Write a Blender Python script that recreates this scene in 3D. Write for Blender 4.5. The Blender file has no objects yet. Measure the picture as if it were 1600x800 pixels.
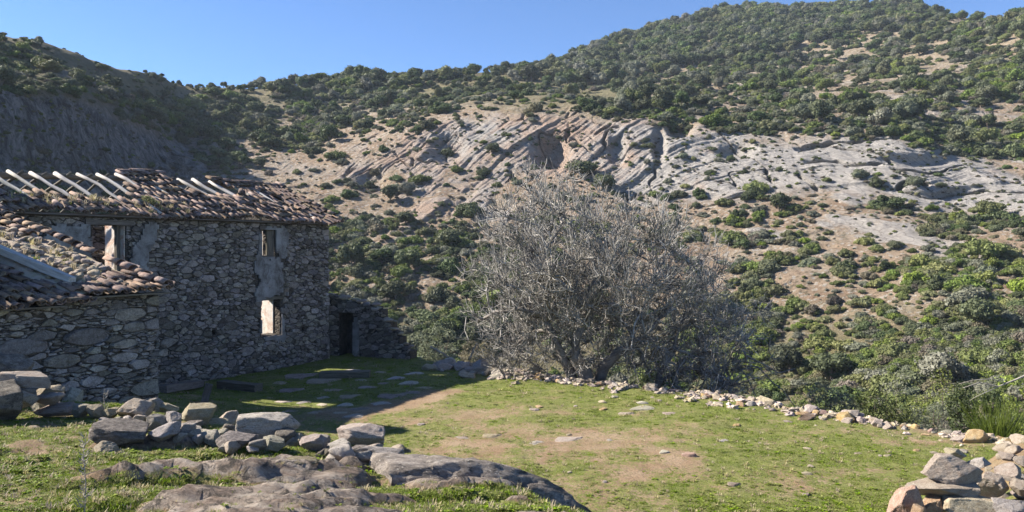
import bpy, math, random
import numpy as np
from mathutils import Vector, Matrix

# ------------------------------------------------------------------ scene, camera, light
scene = bpy.context.scene
R = math.radians
F, CX, HY, CZ = 1232.0, 800.0, 385.0, 3.6      # photo focal length in pixels, centre, horizon row, eye height over the yard

cam_d = bpy.data.cameras.new('camera')
cam = bpy.data.objects.new('camera', cam_d)
scene.collection.objects.link(cam)
cam.location = (0, 0, CZ)
cam.rotation_euler = (R(90), 0, 0)
cam_d.sensor_width = 36.0
cam_d.lens = 36.0 * F / 1600.0
cam_d.shift_y = -(400.0 - HY) / 1600.0
cam_d.clip_start = 0.1
cam_d.clip_end = 5000
scene.camera = cam

SUN_AZ = math.atan2(-0.985, 0.16)      # clockwise from +Y; the sun stands to the left and a little ahead
SUN_EL = R(34.5)
sun_dir = Vector((math.sin(SUN_AZ) * math.cos(SUN_EL), math.cos(SUN_AZ) * math.cos(SUN_EL), math.sin(SUN_EL)))
world = bpy.data.worlds.new('World')
scene.world = world
world.use_nodes = True
wn = world.node_tree
wn.nodes.clear()
sky = wn.nodes.new('ShaderNodeTexSky')
sky.sky_type = 'NISHITA'
sky.sun_disc = False
sky.sun_elevation = SUN_EL
sky.sun_rotation = SUN_AZ
sky.altitude = 2500
sky.air_density = 1.0
sky.dust_density = 0.0
sky.ozone_density = 8.0
bg = wn.nodes.new('ShaderNodeBackground')
bg.inputs['Strength'].default_value = 0.072
wo = wn.nodes.new('ShaderNodeOutputWorld')
wn.links.new(sky.outputs[0], bg.inputs[0])
wn.links.new(bg.outputs[0], wo.inputs[0])

sl = bpy.data.lights.new('sun', 'SUN')
sl.energy = 5.0
sl.angle = R(0.5)
sl.color = (1.0, 0.93, 0.82)
so = bpy.data.objects.new('sun', sl)
scene.collection.objects.link(so)
so.location = (-40, 10, 40)
so.rotation_euler = sun_dir.to_track_quat('Z', 'Y').to_euler()

vs = scene.view_settings
vs.view_transform = 'Standard'
vs.look = 'None'
vs.gamma = 1
vs.exposure = 1.55
vs.use_curve_mapping = False
scene.cycles.use_denoising = True
scene.cycles.max_bounces = 6
scene.cycles.diffuse_bounces = 3

rng = np.random.default_rng(7)
random.seed(7)

# ------------------------------------------------------------------ helpers
def link(o):
    scene.collection.objects.link(o)
    return o

def tag(o, label=None, cat=None, group=None, kind=None):
    if label: o['label'] = label
    if cat: o['category'] = cat
    if group: o['group'] = group
    if kind: o['kind'] = kind
    return o

def empty(name, loc, rz=0.0):
    o = bpy.data.objects.new(name, None)
    o.empty_display_size = 0.3
    o.location = loc
    o.rotation_euler = (0, 0, rz)
    return link(o)

def mesh(name, verts, faces, mat=None, smooth=False):
    me = bpy.data.meshes.new(name)
    verts = np.asarray(verts, dtype=np.float32).reshape(-1, 3)
    if isinstance(faces, np.ndarray):
        n, k = faces.shape
        me.vertices.add(len(verts)); me.vertices.foreach_set('co', verts.ravel())
        me.loops.add(n * k); me.loops.foreach_set('vertex_index', faces.astype(np.int32).ravel())
        me.polygons.add(n)
        me.polygons.foreach_set('loop_start', np.arange(0, n * k, k, dtype=np.int32))
        try: me.polygons.foreach_set('loop_total', np.full(n, k, dtype=np.int32))
        except Exception: pass
        me.update(calc_edges=True)
    else:
        me.from_pydata([tuple(map(float, v)) for v in verts], [], [tuple(f) for f in faces])
    if smooth:
        me.polygons.foreach_set('use_smooth', np.ones(len(me.polygons), dtype=bool))
    if mat: me.materials.append(mat)
    me.update()
    return me

def obj(name, me, parent=None, loc=None, rot=None, scl=None):
    o = bpy.data.objects.new(name, me)
    if parent: o.parent = parent
    if loc is not None: o.location = loc
    if rot is not None: o.rotation_euler = rot
    if scl is not None: o.scale = scl
    return link(o)

class MB:
    """collects shapes into one mesh"""
    def __init__(self): self.v = []; self.f = []
    def add(self, v, f):
        b = len(self.v)
        self.v.extend([tuple(p) for p in v]); self.f.extend([tuple(i + b for i in q) for q in f])
    def box(self, lo, hi, jit=0.0):
        x0, y0, z0 = lo; x1, y1, z1 = hi
        v = [(x0,y0,z0),(x1,y0,z0),(x1,y1,z0),(x0,y1,z0),(x0,y0,z1),(x1,y0,z1),(x1,y1,z1),(x0,y1,z1)]
        if jit: v = [tuple(c + random.uniform(-jit, jit) for c in p) for p in v]
        self.add(v, [(0,3,2,1),(4,5,6,7),(0,1,5,4),(1,2,6,5),(2,3,7,6),(3,0,4,7)])
    def tube(self, pts, rads, n=6, cap=True):
        b = len(self.v)
        pts = [Vector(p) for p in pts]
        up = Vector((0.13, 0.21, 0.97))
        for i, p in enumerate(pts):
            d = (pts[min(i + 1, len(pts) - 1)] - pts[max(i - 1, 0)])
            if d.length < 1e-9: d = Vector((0, 0, 1))
            d.normalize()
            s = d.cross(up)
            if s.length < 1e-3: s = d.cross(Vector((1, 0, 0)))
            s.normalize(); t = s.cross(d)
            for k in range(n):
                a = 2 * math.pi * k / n
                self.v.append(tuple(p + (s * math.cos(a) + t * math.sin(a)) * rads[i]))
        for i in range(len(pts) - 1):
            for k in range(n):
                a = b + i * n + k; c = b + i * n + (k + 1) % n
                self.f.append((a, a + n, c + n, c))
        if cap:
            self.f.append(tuple(b + k for k in range(n)))
            e = b + (len(pts) - 1) * n
            self.f.append(tuple(e + k for k in reversed(range(n))))
    def mesh(self, name, mat, smooth=False): return mesh(name, self.v, self.f, mat, smooth)

def sstep(a, b, x):
    t = np.clip((x - a) / (b - a), 0, 1)
    return t * t * (3 - 2 * t)

def _h(ix, iy, iz, seed):
    h = (ix.astype(np.int64) * 374761393 + iy.astype(np.int64) * 668265263 + iz.astype(np.int64) * 2147483647 + seed * 1274126177) & 0xffffffff
    h = ((h ^ (h >> 13)) * 1274126177) & 0xffffffff
    h = ((h ^ (h >> 16)) * 2246822519) & 0xffffffff
    return ((h ^ (h >> 15)) & 0xffffff) / float(0xffffff)

def vn2(x, y, seed=0):
    x = np.asarray(x, float); y = np.asarray(y, float)
    ix, iy = np.floor(x), np.floor(y)
    fx, fy = x - ix, y - iy
    fx = fx * fx * fx * (fx * (fx * 6 - 15) + 10); fy = fy * fy * fy * (fy * (fy * 6 - 15) + 10)
    z = np.zeros_like(ix)
    a = _h(ix, iy, z, seed); b = _h(ix + 1, iy, z, seed); c = _h(ix, iy + 1, z, seed); d = _h(ix + 1, iy + 1, z, seed)
    return (a + (b - a) * fx) * (1 - fy) + (c + (d - c) * fx) * fy

def fbm2(x, y, octv=4, seed=0, gain=0.5):
    s = 0; am = 1; t = 0
    for k in range(octv):
        s = s + am * (vn2(x * 1.03 ** k, y, seed + k * 17) * 2 - 1); t += am
        x, y = x * 1.93 * 0.8 - y * 1.93 * 0.6, x * 1.93 * 0.6 + y * 1.93 * 0.8
        am *= gain
    return s / t

def vn3(p, seed=0):
    i = np.floor(p); f = p - i
    f = f * f * f * (f * (f * 6 - 15) + 10)
    r = 0
    for dx in (0, 1):
        for dy in (0, 1):
            for dz in (0, 1):
                w = (f[:, 0] if dx else 1 - f[:, 0]) * (f[:, 1] if dy else 1 - f[:, 1]) * (f[:, 2] if dz else 1 - f[:, 2])
                r = r + w * _h(i[:, 0] + dx, i[:, 1] + dy, i[:, 2] + dz, seed)
    return r

def fbm3(p, octv=4, seed=0, gain=0.5):
    s = 0; am = 1; t = 0
    for k in range(octv):
        s = s + am * (vn3(p, seed + 31 * k) * 2 - 1); t += am
        p = p * 2.03 + 3.7; am *= gain
    return s / t

def pchip(xk, yk, x):
    """monotone cubic through (xk, yk); yk may have trailing axes; x is 1-D"""
    xk = np.asarray(xk, float); yk = np.asarray(yk, float)
    h = np.diff(xk).reshape((-1,) + (1,) * (yk.ndim - 1)); d = np.diff(yk, axis=0) / h
    m = np.zeros_like(yk)
    a, b = d[:-1], d[1:]
    m[1:-1] = np.where(a * b > 0, 2 * a * b / np.where(np.abs(a + b) < 1e-9, 1, a + b), 0)
    m[0] = d[0]; m[-1] = d[-1]
    i = np.clip(np.searchsorted(xk, x) - 1, 0, len(xk) - 2)
    hh = h[i]; t = ((x - xk[i]).reshape((-1,) + (1,) * (yk.ndim - 1))) / hh
    return ((2*t**3 - 3*t**2 + 1) * yk[i] + (t**3 - 2*t**2 + t) * hh * m[i] + (-2*t**3 + 3*t**2) * yk[i+1] + (t**3 - t**2) * hh * m[i+1])

# ------------------------------------------------------------------ materials
class NT:
    def __init__(self, name):
        self.m = bpy.data.materials.new(name); self.m.use_nodes = True
        self.t = self.m.node_tree; self.t.nodes.clear()
        self.out = self.t.nodes.new('ShaderNodeOutputMaterial')
        self.b = self.n('ShaderNodeBsdfPrincipled')
        self.b.inputs['Specular IOR Level'].default_value = 0.25
        self.t.links.new(self.b.outputs[0], self.out.inputs['Surface'])
    def n(self, typ, ins=None, **props):
        nd = self.t.nodes.new(typ)
        for k, v in props.items(): setattr(nd, k, v)
        for k, v in (ins or {}).items(): self.set(nd, k, v)
        return nd
    def set(self, nd, k, v):
        s = nd.inputs[k]
        if isinstance(v, bpy.types.NodeSocket): self.t.links.new(v, s)
        elif isinstance(v, bpy.types.Node): self.t.links.new(v.outputs[0], s)
        else: s.default_value = v
    def coord(self, kind='Object', offset_random=True):
        tc = self.n('ShaderNodeTexCoord')
        s = tc.outputs[kind]
        if offset_random:
            oi = self.n('ShaderNodeObjectInfo')
            mu = self.n('ShaderNodeMath', {0: oi.outputs['Random'], 1: 37.0}, operation='MULTIPLY')
            va = self.n('ShaderNodeVectorMath', {0: s, 1: mu.outputs[0]}, operation='ADD')
            s = va.outputs[0]
        return s
    def noise(self, vec, scale, detail=5, rough=0.6, dist=0.0):
        return self.n('ShaderNodeTexNoise', {'Vector': vec, 'Scale': scale, 'Detail': detail, 'Roughness': rough, 'Distortion': dist}).outputs[0]
    def ramp(self, fac, stops):
        r = self.n('ShaderNodeValToRGB', {'Fac': fac})
        e = r.color_ramp.elements
        while len(e) < len(stops): e.new(0.5)
        for k, (p, c) in enumerate(stops):
            e[k].position = p; e[k].color = (*c, 1) if len(c) == 3 else c
        return r.outputs[0]
    def mix(self, fac, a, b, blend='MIX'):
        m = self.n('ShaderNodeMix', data_type='RGBA', blend_type=blend)
        self.set(m, 0, fac)
        for i, v in ((6, a), (7, b)):
            if isinstance(v, (tuple, list)): v = (*v, 1) if len(v) == 3 else v
            self.set(m, i, v)
        return m.outputs[2]
    def math(self, op, a, b=0.0, clamp=False):
        return self.n('ShaderNodeMath', {0: a, 1: b}, operation=op, use_clamp=clamp).outputs[0]
    def mr(self, v, a, b, c=0.0, d=1.0):
        return self.n('ShaderNodeMapRange', {'Value': v, 'From Min': a, 'From Max': b, 'To Min': c, 'To Max': d}).outputs[0]
    def bump(self, height, strength=0.5, dist=0.02, normal=None):
        b = self.n('ShaderNodeBump', {'Height': height, 'Strength': strength, 'Distance': dist})
        if normal is not None: self.set(b, 'Normal', normal)
        return b.outputs[0]
    def tint(self, col, amt=0.5, island=False, hue=0.03):
        """individual light or dark tone and slight hue for each object (and each loose piece)"""
        oi = self.n('ShaderNodeObjectInfo').outputs['Random']
        if island:
            g = self.n('ShaderNodeNewGeometry').outputs['Random Per Island']
            oi = self.math('FRACT', self.math('ADD', oi, g))
        r2 = self.math('FRACT', self.math('MULTIPLY', oi, 17.31))
        h = self.n('ShaderNodeHueSaturation', {'Color': col, 'Value': self.mr(oi, 0, 1, 1 - amt, 1 + amt),
                   'Hue': self.mr(r2, 0, 1, 0.5 - hue, 0.5 + hue), 'Saturation': self.mr(r2, 0, 1, 0.75, 1.25)})
        return h.outputs[0]
    def done(self, col, rough=0.9, normal=None):
        self.set(self.b, 'Base Color', col); self.set(self.b, 'Roughness', rough)
        if normal is not None: self.set(self.b, 'Normal', normal)
        return self.m

def rock_mat(name, stops, lichen=(0.46, 0.43, 0.37), lich_amt=0.5, dark=(0.05, 0.047, 0.043), dark_amt=0.35, scale=1.0, bump=0.03, amt=0.22, moss=0.0, island=False, streak=None):
    t = NT(name); v = t.coord()
    if streak:
        mp = t.n('ShaderNodeMapping', {'Vector': v, 'Rotation': streak[0], 'Scale': streak[1]}); v2 = mp.outputs[0]
    else: v2 = v
    n1 = t.noise(v2, 2.2 * scale, 7, 0.65)
    c = t.ramp(n1, stops)
    n2 = t.noise(v, 6.5 * scale, 6, 0.7, 0.4)
    c = t.mix(t.mr(n2, 0.62 - 0.12 * lich_amt, 0.70, 0, lich_amt), c, lichen)
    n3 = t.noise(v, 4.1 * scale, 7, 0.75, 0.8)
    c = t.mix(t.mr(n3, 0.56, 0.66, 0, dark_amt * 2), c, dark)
    n5 = t.noise(v2, 15 * scale, 8, 0.8, 0.3)
    c = t.mix(1.0, c, t.ramp(n5, [(0.34, (0.34, 0.32, 0.30)), (0.45, (0.80, 0.78, 0.76)), (0.56, (1.05, 1.03, 1.0)), (0.68, (1.30, 1.28, 1.24))]), 'MULTIPLY')
    sp = t.n('ShaderNodeTexVoronoi', {'Vector': v, 'Scale': 16.0 * scale}).outputs['Distance']
    c = t.mix(t.math('MULTIPLY', t.mr(sp, 0.16, 0.26, 1, 0), t.mr(t.noise(v, 3.3 * scale, 4), 0.47, 0.58, 0, 0.75)), c, lichen)
    if moss:
        n4 = t.noise(v, 3.0 * scale, 5, 0.6)
        nz = t.n('ShaderNodeSeparateXYZ', {0: t.n('ShaderNodeNewGeometry').outputs['Normal']}).outputs[2]
        c = t.mix(t.math('MULTIPLY', t.mr(n4, 0.55, 0.66, 0, moss), t.mr(nz, 0.2, 0.7)), c, (0.07, 0.09, 0.025))
    c = t.tint(c, amt, island)
    vor = t.n('ShaderNodeTexVoronoi', {'Vector': v2, 'Scale': 5 * scale}, feature='DISTANCE_TO_EDGE').outputs[0]
    hgt = t.math('ADD', t.math('MULTIPLY', t.noise(v2, 9 * scale, 9, 0.72), 1.0), t.math('MULTIPLY', t.mr(vor, 0, 0.05), 0.08))
    nb = t.bump(hgt, 0.9, bump)
    nb = t.bump(t.noise(v, 45 * scale, 5, 0.7), 0.6, bump * 0.25, nb)
    return t.done(c, 0.92, nb)

LIME = [(0.25, (0.22, 0.19, 0.16)), (0.42, (0.37, 0.335, 0.29)), (0.58, (0.47, 0.43, 0.38)), (0.75, (0.30, 0.25, 0.20))]
PINK = [(0.25, (0.25, 0.185, 0.14)), (0.45, (0.38, 0.315, 0.255)), (0.7, (0.47, 0.415, 0.35))]
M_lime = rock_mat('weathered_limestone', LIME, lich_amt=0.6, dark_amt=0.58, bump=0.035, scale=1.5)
M_limepale = rock_mat('pale_limestone', PINK, lich_amt=0.6, dark_amt=0.22, bump=0.03, scale=1.5, amt=0.12)
M_orange = rock_mat('rusty_limestone', [(0.25, (0.27, 0.16, 0.10)), (0.5, (0.38, 0.26, 0.175)), (0.72, (0.44, 0.35, 0.27))], lich_amt=0.35, dark_amt=0.15, bump=0.03)
M_bed = rock_mat('bedrock_limestone', [(0.25, (0.25, 0.17, 0.125)), (0.48, (0.36, 0.285, 0.225)), (0.65, (0.40, 0.35, 0.295)), (0.8, (0.22, 0.18, 0.15))], lich_amt=0.6, dark_amt=0.45, bump=0.04, moss=0.5,
                 streak=((0, 0, R(18)), (0.5, 2.6, 1.5)))
M_darkrock = rock_mat('dark_lichened_limestone', [(0.25, (0.07, 0.062, 0.054)), (0.45, (0.155, 0.135, 0.115)), (0.6, (0.27, 0.24, 0.205)), (0.78, (0.36, 0.29, 0.225))], lich_amt=0.45, dark_amt=0.65, bump=0.03, scale=2.0)
M_stone = rock_mat('wall_stone', [(0.25, (0.14, 0.118, 0.104)), (0.5, (0.235, 0.205, 0.185)), (0.7, (0.32, 0.29, 0.262))], lich_amt=0.45, lichen=(0.36, 0.345, 0.32), dark_amt=0.35, scale=2.6, bump=0.02, amt=0.5, island=True)
M_stone_shed = rock_mat('shed_wall_stone', [(0.25, (0.16, 0.14, 0.125)), (0.5, (0.27, 0.245, 0.225)), (0.7, (0.36, 0.335, 0.31))], lich_amt=0.4, dark_amt=0.25, scale=2.2, bump=0.03, amt=0.42, island=True)
M_slab = rock_mat('roof_edge_stone', [(0.25, (0.24, 0.175, 0.135)), (0.45, (0.37, 0.305, 0.25)), (0.7, (0.45, 0.395, 0.335))], lich_amt=0.4, dark_amt=0.3, scale=2.5, bump=0.02, amt=0.35, island=True)

def wall_core_mat():
    t = NT('mud_mortar'); v = t.coord(offset_random=False)
    mp = t.n('ShaderNodeMapping', {'Vector': v, 'Scale': (1, 1, 1.7)}).outputs[0]
    vo = t.n('ShaderNodeTexVoronoi', {'Vector': mp, 'Scale': 7.0}, feature='DISTANCE_TO_EDGE').outputs[0]
    c = t.ramp(t.noise(v, 5, 6), [(0.3, (0.05, 0.042, 0.035)), (0.6, (0.095, 0.08, 0.067)), (0.8, (0.14, 0.122, 0.104))])
    return t.done(c, 0.95, t.bump(t.math('ADD', t.mr(vo, 0, 0.15), t.noise(v, 20, 6)), 0.8, 0.03))
M_core = wall_core_mat()

def plaster_mat(name, base, base2, dirt):
    t = NT(name); v = t.coord(offset_random=False)
    c = t.ramp(t.noise(v, 1.6, 7, 0.65), [(0.3, base2), (0.62, base)])
    c = t.mix(t.mr(t.noise(v, 3.0, 9, 0.78, 0.6), 0.46, 0.64, 0, 0.9), c, dirt)
    return t.done(c, 0.9, t.bump(t.noise(v, 14, 8, 0.7), 0.6, 0.02))
M_plaster = plaster_mat('lime_plaster', (0.30, 0.29, 0.285), (0.16, 0.147, 0.138), (0.075, 0.064, 0.055))
M_plaster_in = plaster_mat('ochre_inner_plaster', (0.80, 0.76, 0.70), (0.72, 0.64, 0.54), (0.55, 0.25, 0.12))

def tile_mat():
    t = NT('fired_clay_tile'); v = t.coord()
    c = t.ramp(t.noise(v, 5, 6, 0.65), [(0.25, (0.115, 0.072, 0.055)), (0.5, (0.195, 0.130, 0.098)), (0.75, (0.29, 0.215, 0.168))])
    c = t.mix(t.mr(t.noise(v, 11, 7, 0.7), 0.52, 0.66, 0, 0.75), c, (0.29, 0.25, 0.205))
    c = t.mix(t.mr(t.noise(v, 8, 7, 0.75, 0.5), 0.50, 0.62, 0, 0.85), c, (0.045, 0.038, 0.034))
    c = t.tint(c, 0.38, True, 0.02)
    return t.done(c, 0.9, t.bump(t.noise(v, 30, 6, 0.7), 0.5, 0.01))
M_tile = tile_mat()

def wood_mat(name, a, b, amt=0.2):
    t = NT(name); v = t.coord()
    mp = t.n('ShaderNodeMapping', {'Vector': v, 'Scale': (1.2, 14, 14)}).outputs[0]
    n = t.noise(mp, 2.0, 7, 0.65)
    c = t.tint(t.ramp(n, [(0.3, a), (0.62, b)]), amt)
    return t.done(c, 0.85, t.bump(n, 0.8, 0.012))
M_wood = wood_mat('sun_bleached_wood', (0.20, 0.182, 0.162), (0.44, 0.415, 0.38))
M_wood_dk = wood_mat('weathered_dark_wood', (0.075, 0.06, 0.05), (0.17, 0.145, 0.12))
M_wood_white = wood_mat('limewashed_beam', (0.26, 0.245, 0.225), (0.50, 0.48, 0.45), 0.05)

def bark_mat(name, a, b, amt=0.0, island=False):
    t = NT(name); v = t.coord(offset_random=False)
    c = t.ramp(t.noise(v, 5, 6, 0.65), [(0.3, a), (0.65, b)])
    if island: c = t.tint(c, amt, True, 0.015)
    return t.done(c, 0.85, t.bump(t.noise(v, 18, 6), 0.6, 0.02))
M_bark = bark_mat('pale_grey_bark', (0.085, 0.074, 0.065), (0.25, 0.225, 0.20))
M_twig = bark_mat('grey_twig_bark', (0.13, 0.117, 0.105), (0.37, 0.35, 0.322), 0.55, True)
M_stem = bark_mat('brown_stem_bark', (0.09, 0.07, 0.055), (0.17, 0.14, 0.11))
M_dry = bark_mat('bleached_dry_stalk', (0.20, 0.175, 0.145), (0.38, 0.345, 0.295))

def leaf_mat(name, a, b, amt=0.3, hue=0.03, trans=0.25):
    t = NT(name)
    g = t.n('ShaderNodeNewGeometry').outputs['Random Per Island']
    c = t.mix(g, a, b)
    c = t.tint(c, amt, False, hue)
    t.set(t.b, 'Roughness', 0.6); t.set(t.b, 'Base Color', c)
    t.set(t.b, 'Specular IOR Level', 0.2)
    tr = t.n('ShaderNodeBsdfTranslucent', {'Color': c})
    ms = t.n('ShaderNodeMixShader', {0: trans, 1: t.b.outputs[0], 2: tr.outputs[0]})
    t.t.links.new(ms.outputs[0], t.out.inputs['Surface'])
    return t.m
M_leaf_dark = leaf_mat('holm_oak_leaf', (0.056, 0.072, 0.032), (0.122, 0.142, 0.068))
M_leaf_mid = leaf_mat('mastic_leaf', (0.092, 0.112, 0.038), (0.185, 0.205, 0.074))
M_leaf_grey = leaf_mat('wild_olive_leaf', (0.125, 0.132, 0.092), (0.215, 0.220, 0.155), 0.25)
M_leaf_yel = leaf_mat('broom_leaf', (0.115, 0.135, 0.036), (0.225, 0.240, 0.078), 0.25)
M_leaf_brown = leaf_mat('dry_scrub_leaf', (0.105, 0.092, 0.062), (0.19, 0.165, 0.115), 0.25)
M_grass = leaf_mat('short_grass_blade', (0.105, 0.150, 0.022), (0.25, 0.285, 0.06), 0.3, 0.03, 0.35)
M_grass_dry = leaf_mat('dry_grass_blade', (0.25, 0.20, 0.11), (0.42, 0.36, 0.22), 0.2, 0.02, 0.3)
# ------------------------------------------------------------------ the near ground: yard, terrace edge, outcrop the viewer stands on
def seg_dist(x, y, poly):
    d = np.full(np.shape(x), 1e9)
    for (ax, ay), (bx, by) in zip(poly[:-1], poly[1:]):
        dx, dy = bx - ax, by - ay
        t = np.clip(((x - ax) * dx + (y - ay) * dy) / (dx * dx + dy * dy), 0, 1)
        d = np.minimum(d, np.hypot(x - ax - t * dx, y - ay - t * dy))
    return d

def inside(x, y, poly):
    r = np.zeros(np.shape(x), bool)
    for (ax, ay), (bx, by) in zip(poly, poly[1:] + poly[:1]):
        c = ((ay > y) != (by > y)) & (x < (bx - ax) * (y - ay) / ((by - ay) if by != ay else 1e-9) + ax)
        r ^= c
    return r

LEDGE = [(-40, 13), (-12, 13), (-8.2, 12.2), (-5.2, 11.0), (-2.9, 9.6), (-1.3, 8.5), (-0.2, 7.5), (0.55, 6.4), (0.9, 5), (1.05, 3), (1.2, 0), (1.2, -20)]
TERRACE = [(-40, 38), (-12, 34), (-5, 28.6), (-2.6, 25.0), (0.9, 21.9), (4.2, 19.7), (5.9, 18.1), (8.0, 16.2), (9.6, 14.4), (13, 10), (18, 2), (22, -20)]
BANK = [(4.4, 7.0), (5.6, 8.4), (7.0, 10.4)]

def saw_(c):
    s = c - np.floor(c)
    return sstep(0, 0.2, s) * (1 - s)

def bed_amount(x, y):
    """where bare bedrock shows through the turf of the outcrop"""
    u = x * 0.96 + y * 0.28; v = -x * 0.28 + y * 0.96
    n = fbm2(u / 1.5 + 4, v / 0.42, 4, 29)
    zone = np.exp(-(((x + 1.7) / 2.3) ** 2 + ((y - 6.6) / 1.9) ** 2))
    return sstep(0.24, 0.40, n * 0.75 + zone * 0.22) * sstep(10.5, 9, y)

def G0(x, y):
    x = np.asarray(x, float); y = np.asarray(y, float)
    sd = seg_dist(x, y, LEDGE) * np.where(inside(x, y, LEDGE + [(-40, -20)]), 1, -1)
    plat = 1.9 - 0.085 * (y - 5) - 0.05 * np.maximum(0, x + 6) + 0.06 * fbm2(x / 1.3, y / 1.3, 4, 3)
    # the bedding of the outcrop: long low steps running to the right and away
    c = (-x * 0.33 + y * 0.94) / 0.62 + 0.5 * fbm2(x / 1.6, y / 0.9, 3, 9)
    step = c - np.floor(c)
    plat = plat + 0.075 * sstep(0.0, 0.16, step) * (1 - step) * sstep(-0.9, 0.6, fbm2(x / 1.9, y / 1.9, 3, 21) * 1.6 + 0.2)
    bm = bed_amount(x, y)
    plat = plat + bm * (0.05 + 0.085 * saw_(c * 2.6 + fbm2(x / 0.6, y / 0.35, 3, 25) * 0.5) + 0.08 * np.abs(fbm2(x / 0.55 + y * 0.5, y / 0.13 - x * 2.2, 4, 27)))
    w = sstep(-1.25, 0.25, sd + 0.18 * fbm2(x / 0.8, y / 0.8, 3, 5))
    base = 0.75 * sstep(-5.2, -8.0, x) * sstep(20, 15, y) + 0.05 * fbm2(x / 2.6, y / 2.6, 4, 11)
    base = base + 1.05 * np.exp(-(seg_dist(x, y, BANK) / 0.95) ** 2)
    z = base * (1 - w) + plat * w
    td = seg_dist(x, y, TERRACE) * np.where(inside(x, y, TERRACE + [(-40, -20)]), -1, 1)
    td = td + 0.35 * fbm2(x / 1.7, y / 1.7, 3, 31)
    out = np.maximum(0, td)
    z = z - np.minimum(out * 0.62 + 0.25 * (out > 0) * sstep(0, 0.6, out), 11) + 0.5 * sstep(1, 5, out) * fbm2(x / 2.5, y / 2.5, 4, 13)
    return z

GX0, GY0, GS = -30.0, -4.0, 0.1
_gx = np.arange(GX0, 30, GS); _gy = np.arange(GY0, 46, GS)
_GXX, _GYY = np.meshgrid(_gx, _gy)
_GG = G0(_GXX, _GYY)
def G(x, y):
    u = np.clip((np.asarray(x, float) - GX0) / GS, 0, len(_gx) - 1.001); w = np.clip((np.asarray(y, float) - GY0) / GS, 0, len(_gy) - 1.001)
    i = u.astype(int); j = w.astype(int); fu = u - i; fw = w - j
    return (_GG[j, i] * (1 - fu) + _GG[j, i + 1] * fu) * (1 - fw) + (_GG[j + 1, i] * (1 - fu) + _GG[j + 1, i + 1] * fu) * fw

def at(px, py):
    """the ground point seen at a pixel of the photograph"""
    Y = np.arange(3.0, 40, 0.02)
    X = (px - CX) / F * Y; Z = CZ - (py - HY) / F * Y
    hit = np.nonzero(Z <= G(X, Y))[0]
    i = hit[0] if len(hit) else len(Y) - 1
    return Vector((X[i], Y[i], float(G(X[i], Y[i]))))

def grass_amount(x, y):
    """how much short grass grows at a place, 0 bare reddish soil to 1 dense"""
    n = 1.5 * fbm2(x / 0.9, y / 0.9, 5, 41, 0.68); n2 = fbm2(x / 4.0, y / 4.0, 3, 43)
    g = 0.74 + 0.55 * n + 0.35 * n2
    bare = np.exp(-(((x - 0.2) / 3.2) ** 2 + ((y - 14.6) / 3.0) ** 2)) * 0.40 + np.exp(-(((x - 2.8) / 2.2) ** 2 + ((y - 13.2) / 2.6) ** 2)) * 0.3
    bare = bare + np.exp(-(((x + 1.2) / 1.4) ** 2 + ((y - 17.2) / 1.2) ** 2)) * 0.35
    yard = ~inside(x, y, LEDGE + [(-40, -20)])
    g = np.where(yard, g - bare, g - 0.08)
    g = g + np.where(yard, 0.35 * sstep(17.5, 20.5, y), 0)
    lane = seg_dist(x, y, [(-3.6, 17.0), (-2.4, 18.4), (-1.6, 19.6)])
    g = g - 0.8 * np.exp(-(lane / 0.55) ** 2)
    td = seg_dist(x, y, TERRACE)
    outer = ~inside(x, y, TERRACE + [(-40, -20)])
    g = np.where(outer, g * 0.55 - 0.15, g - 0.5 * np.exp(-(td / 0.6) ** 2))
    g = g - 1.1 * bed_amount(x, y)
    g = g - 0.6 * np.exp(-(seg_dist(x, y, BANK) / 0.9) ** 2)
    return np.clip(g, 0, 1)

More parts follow.
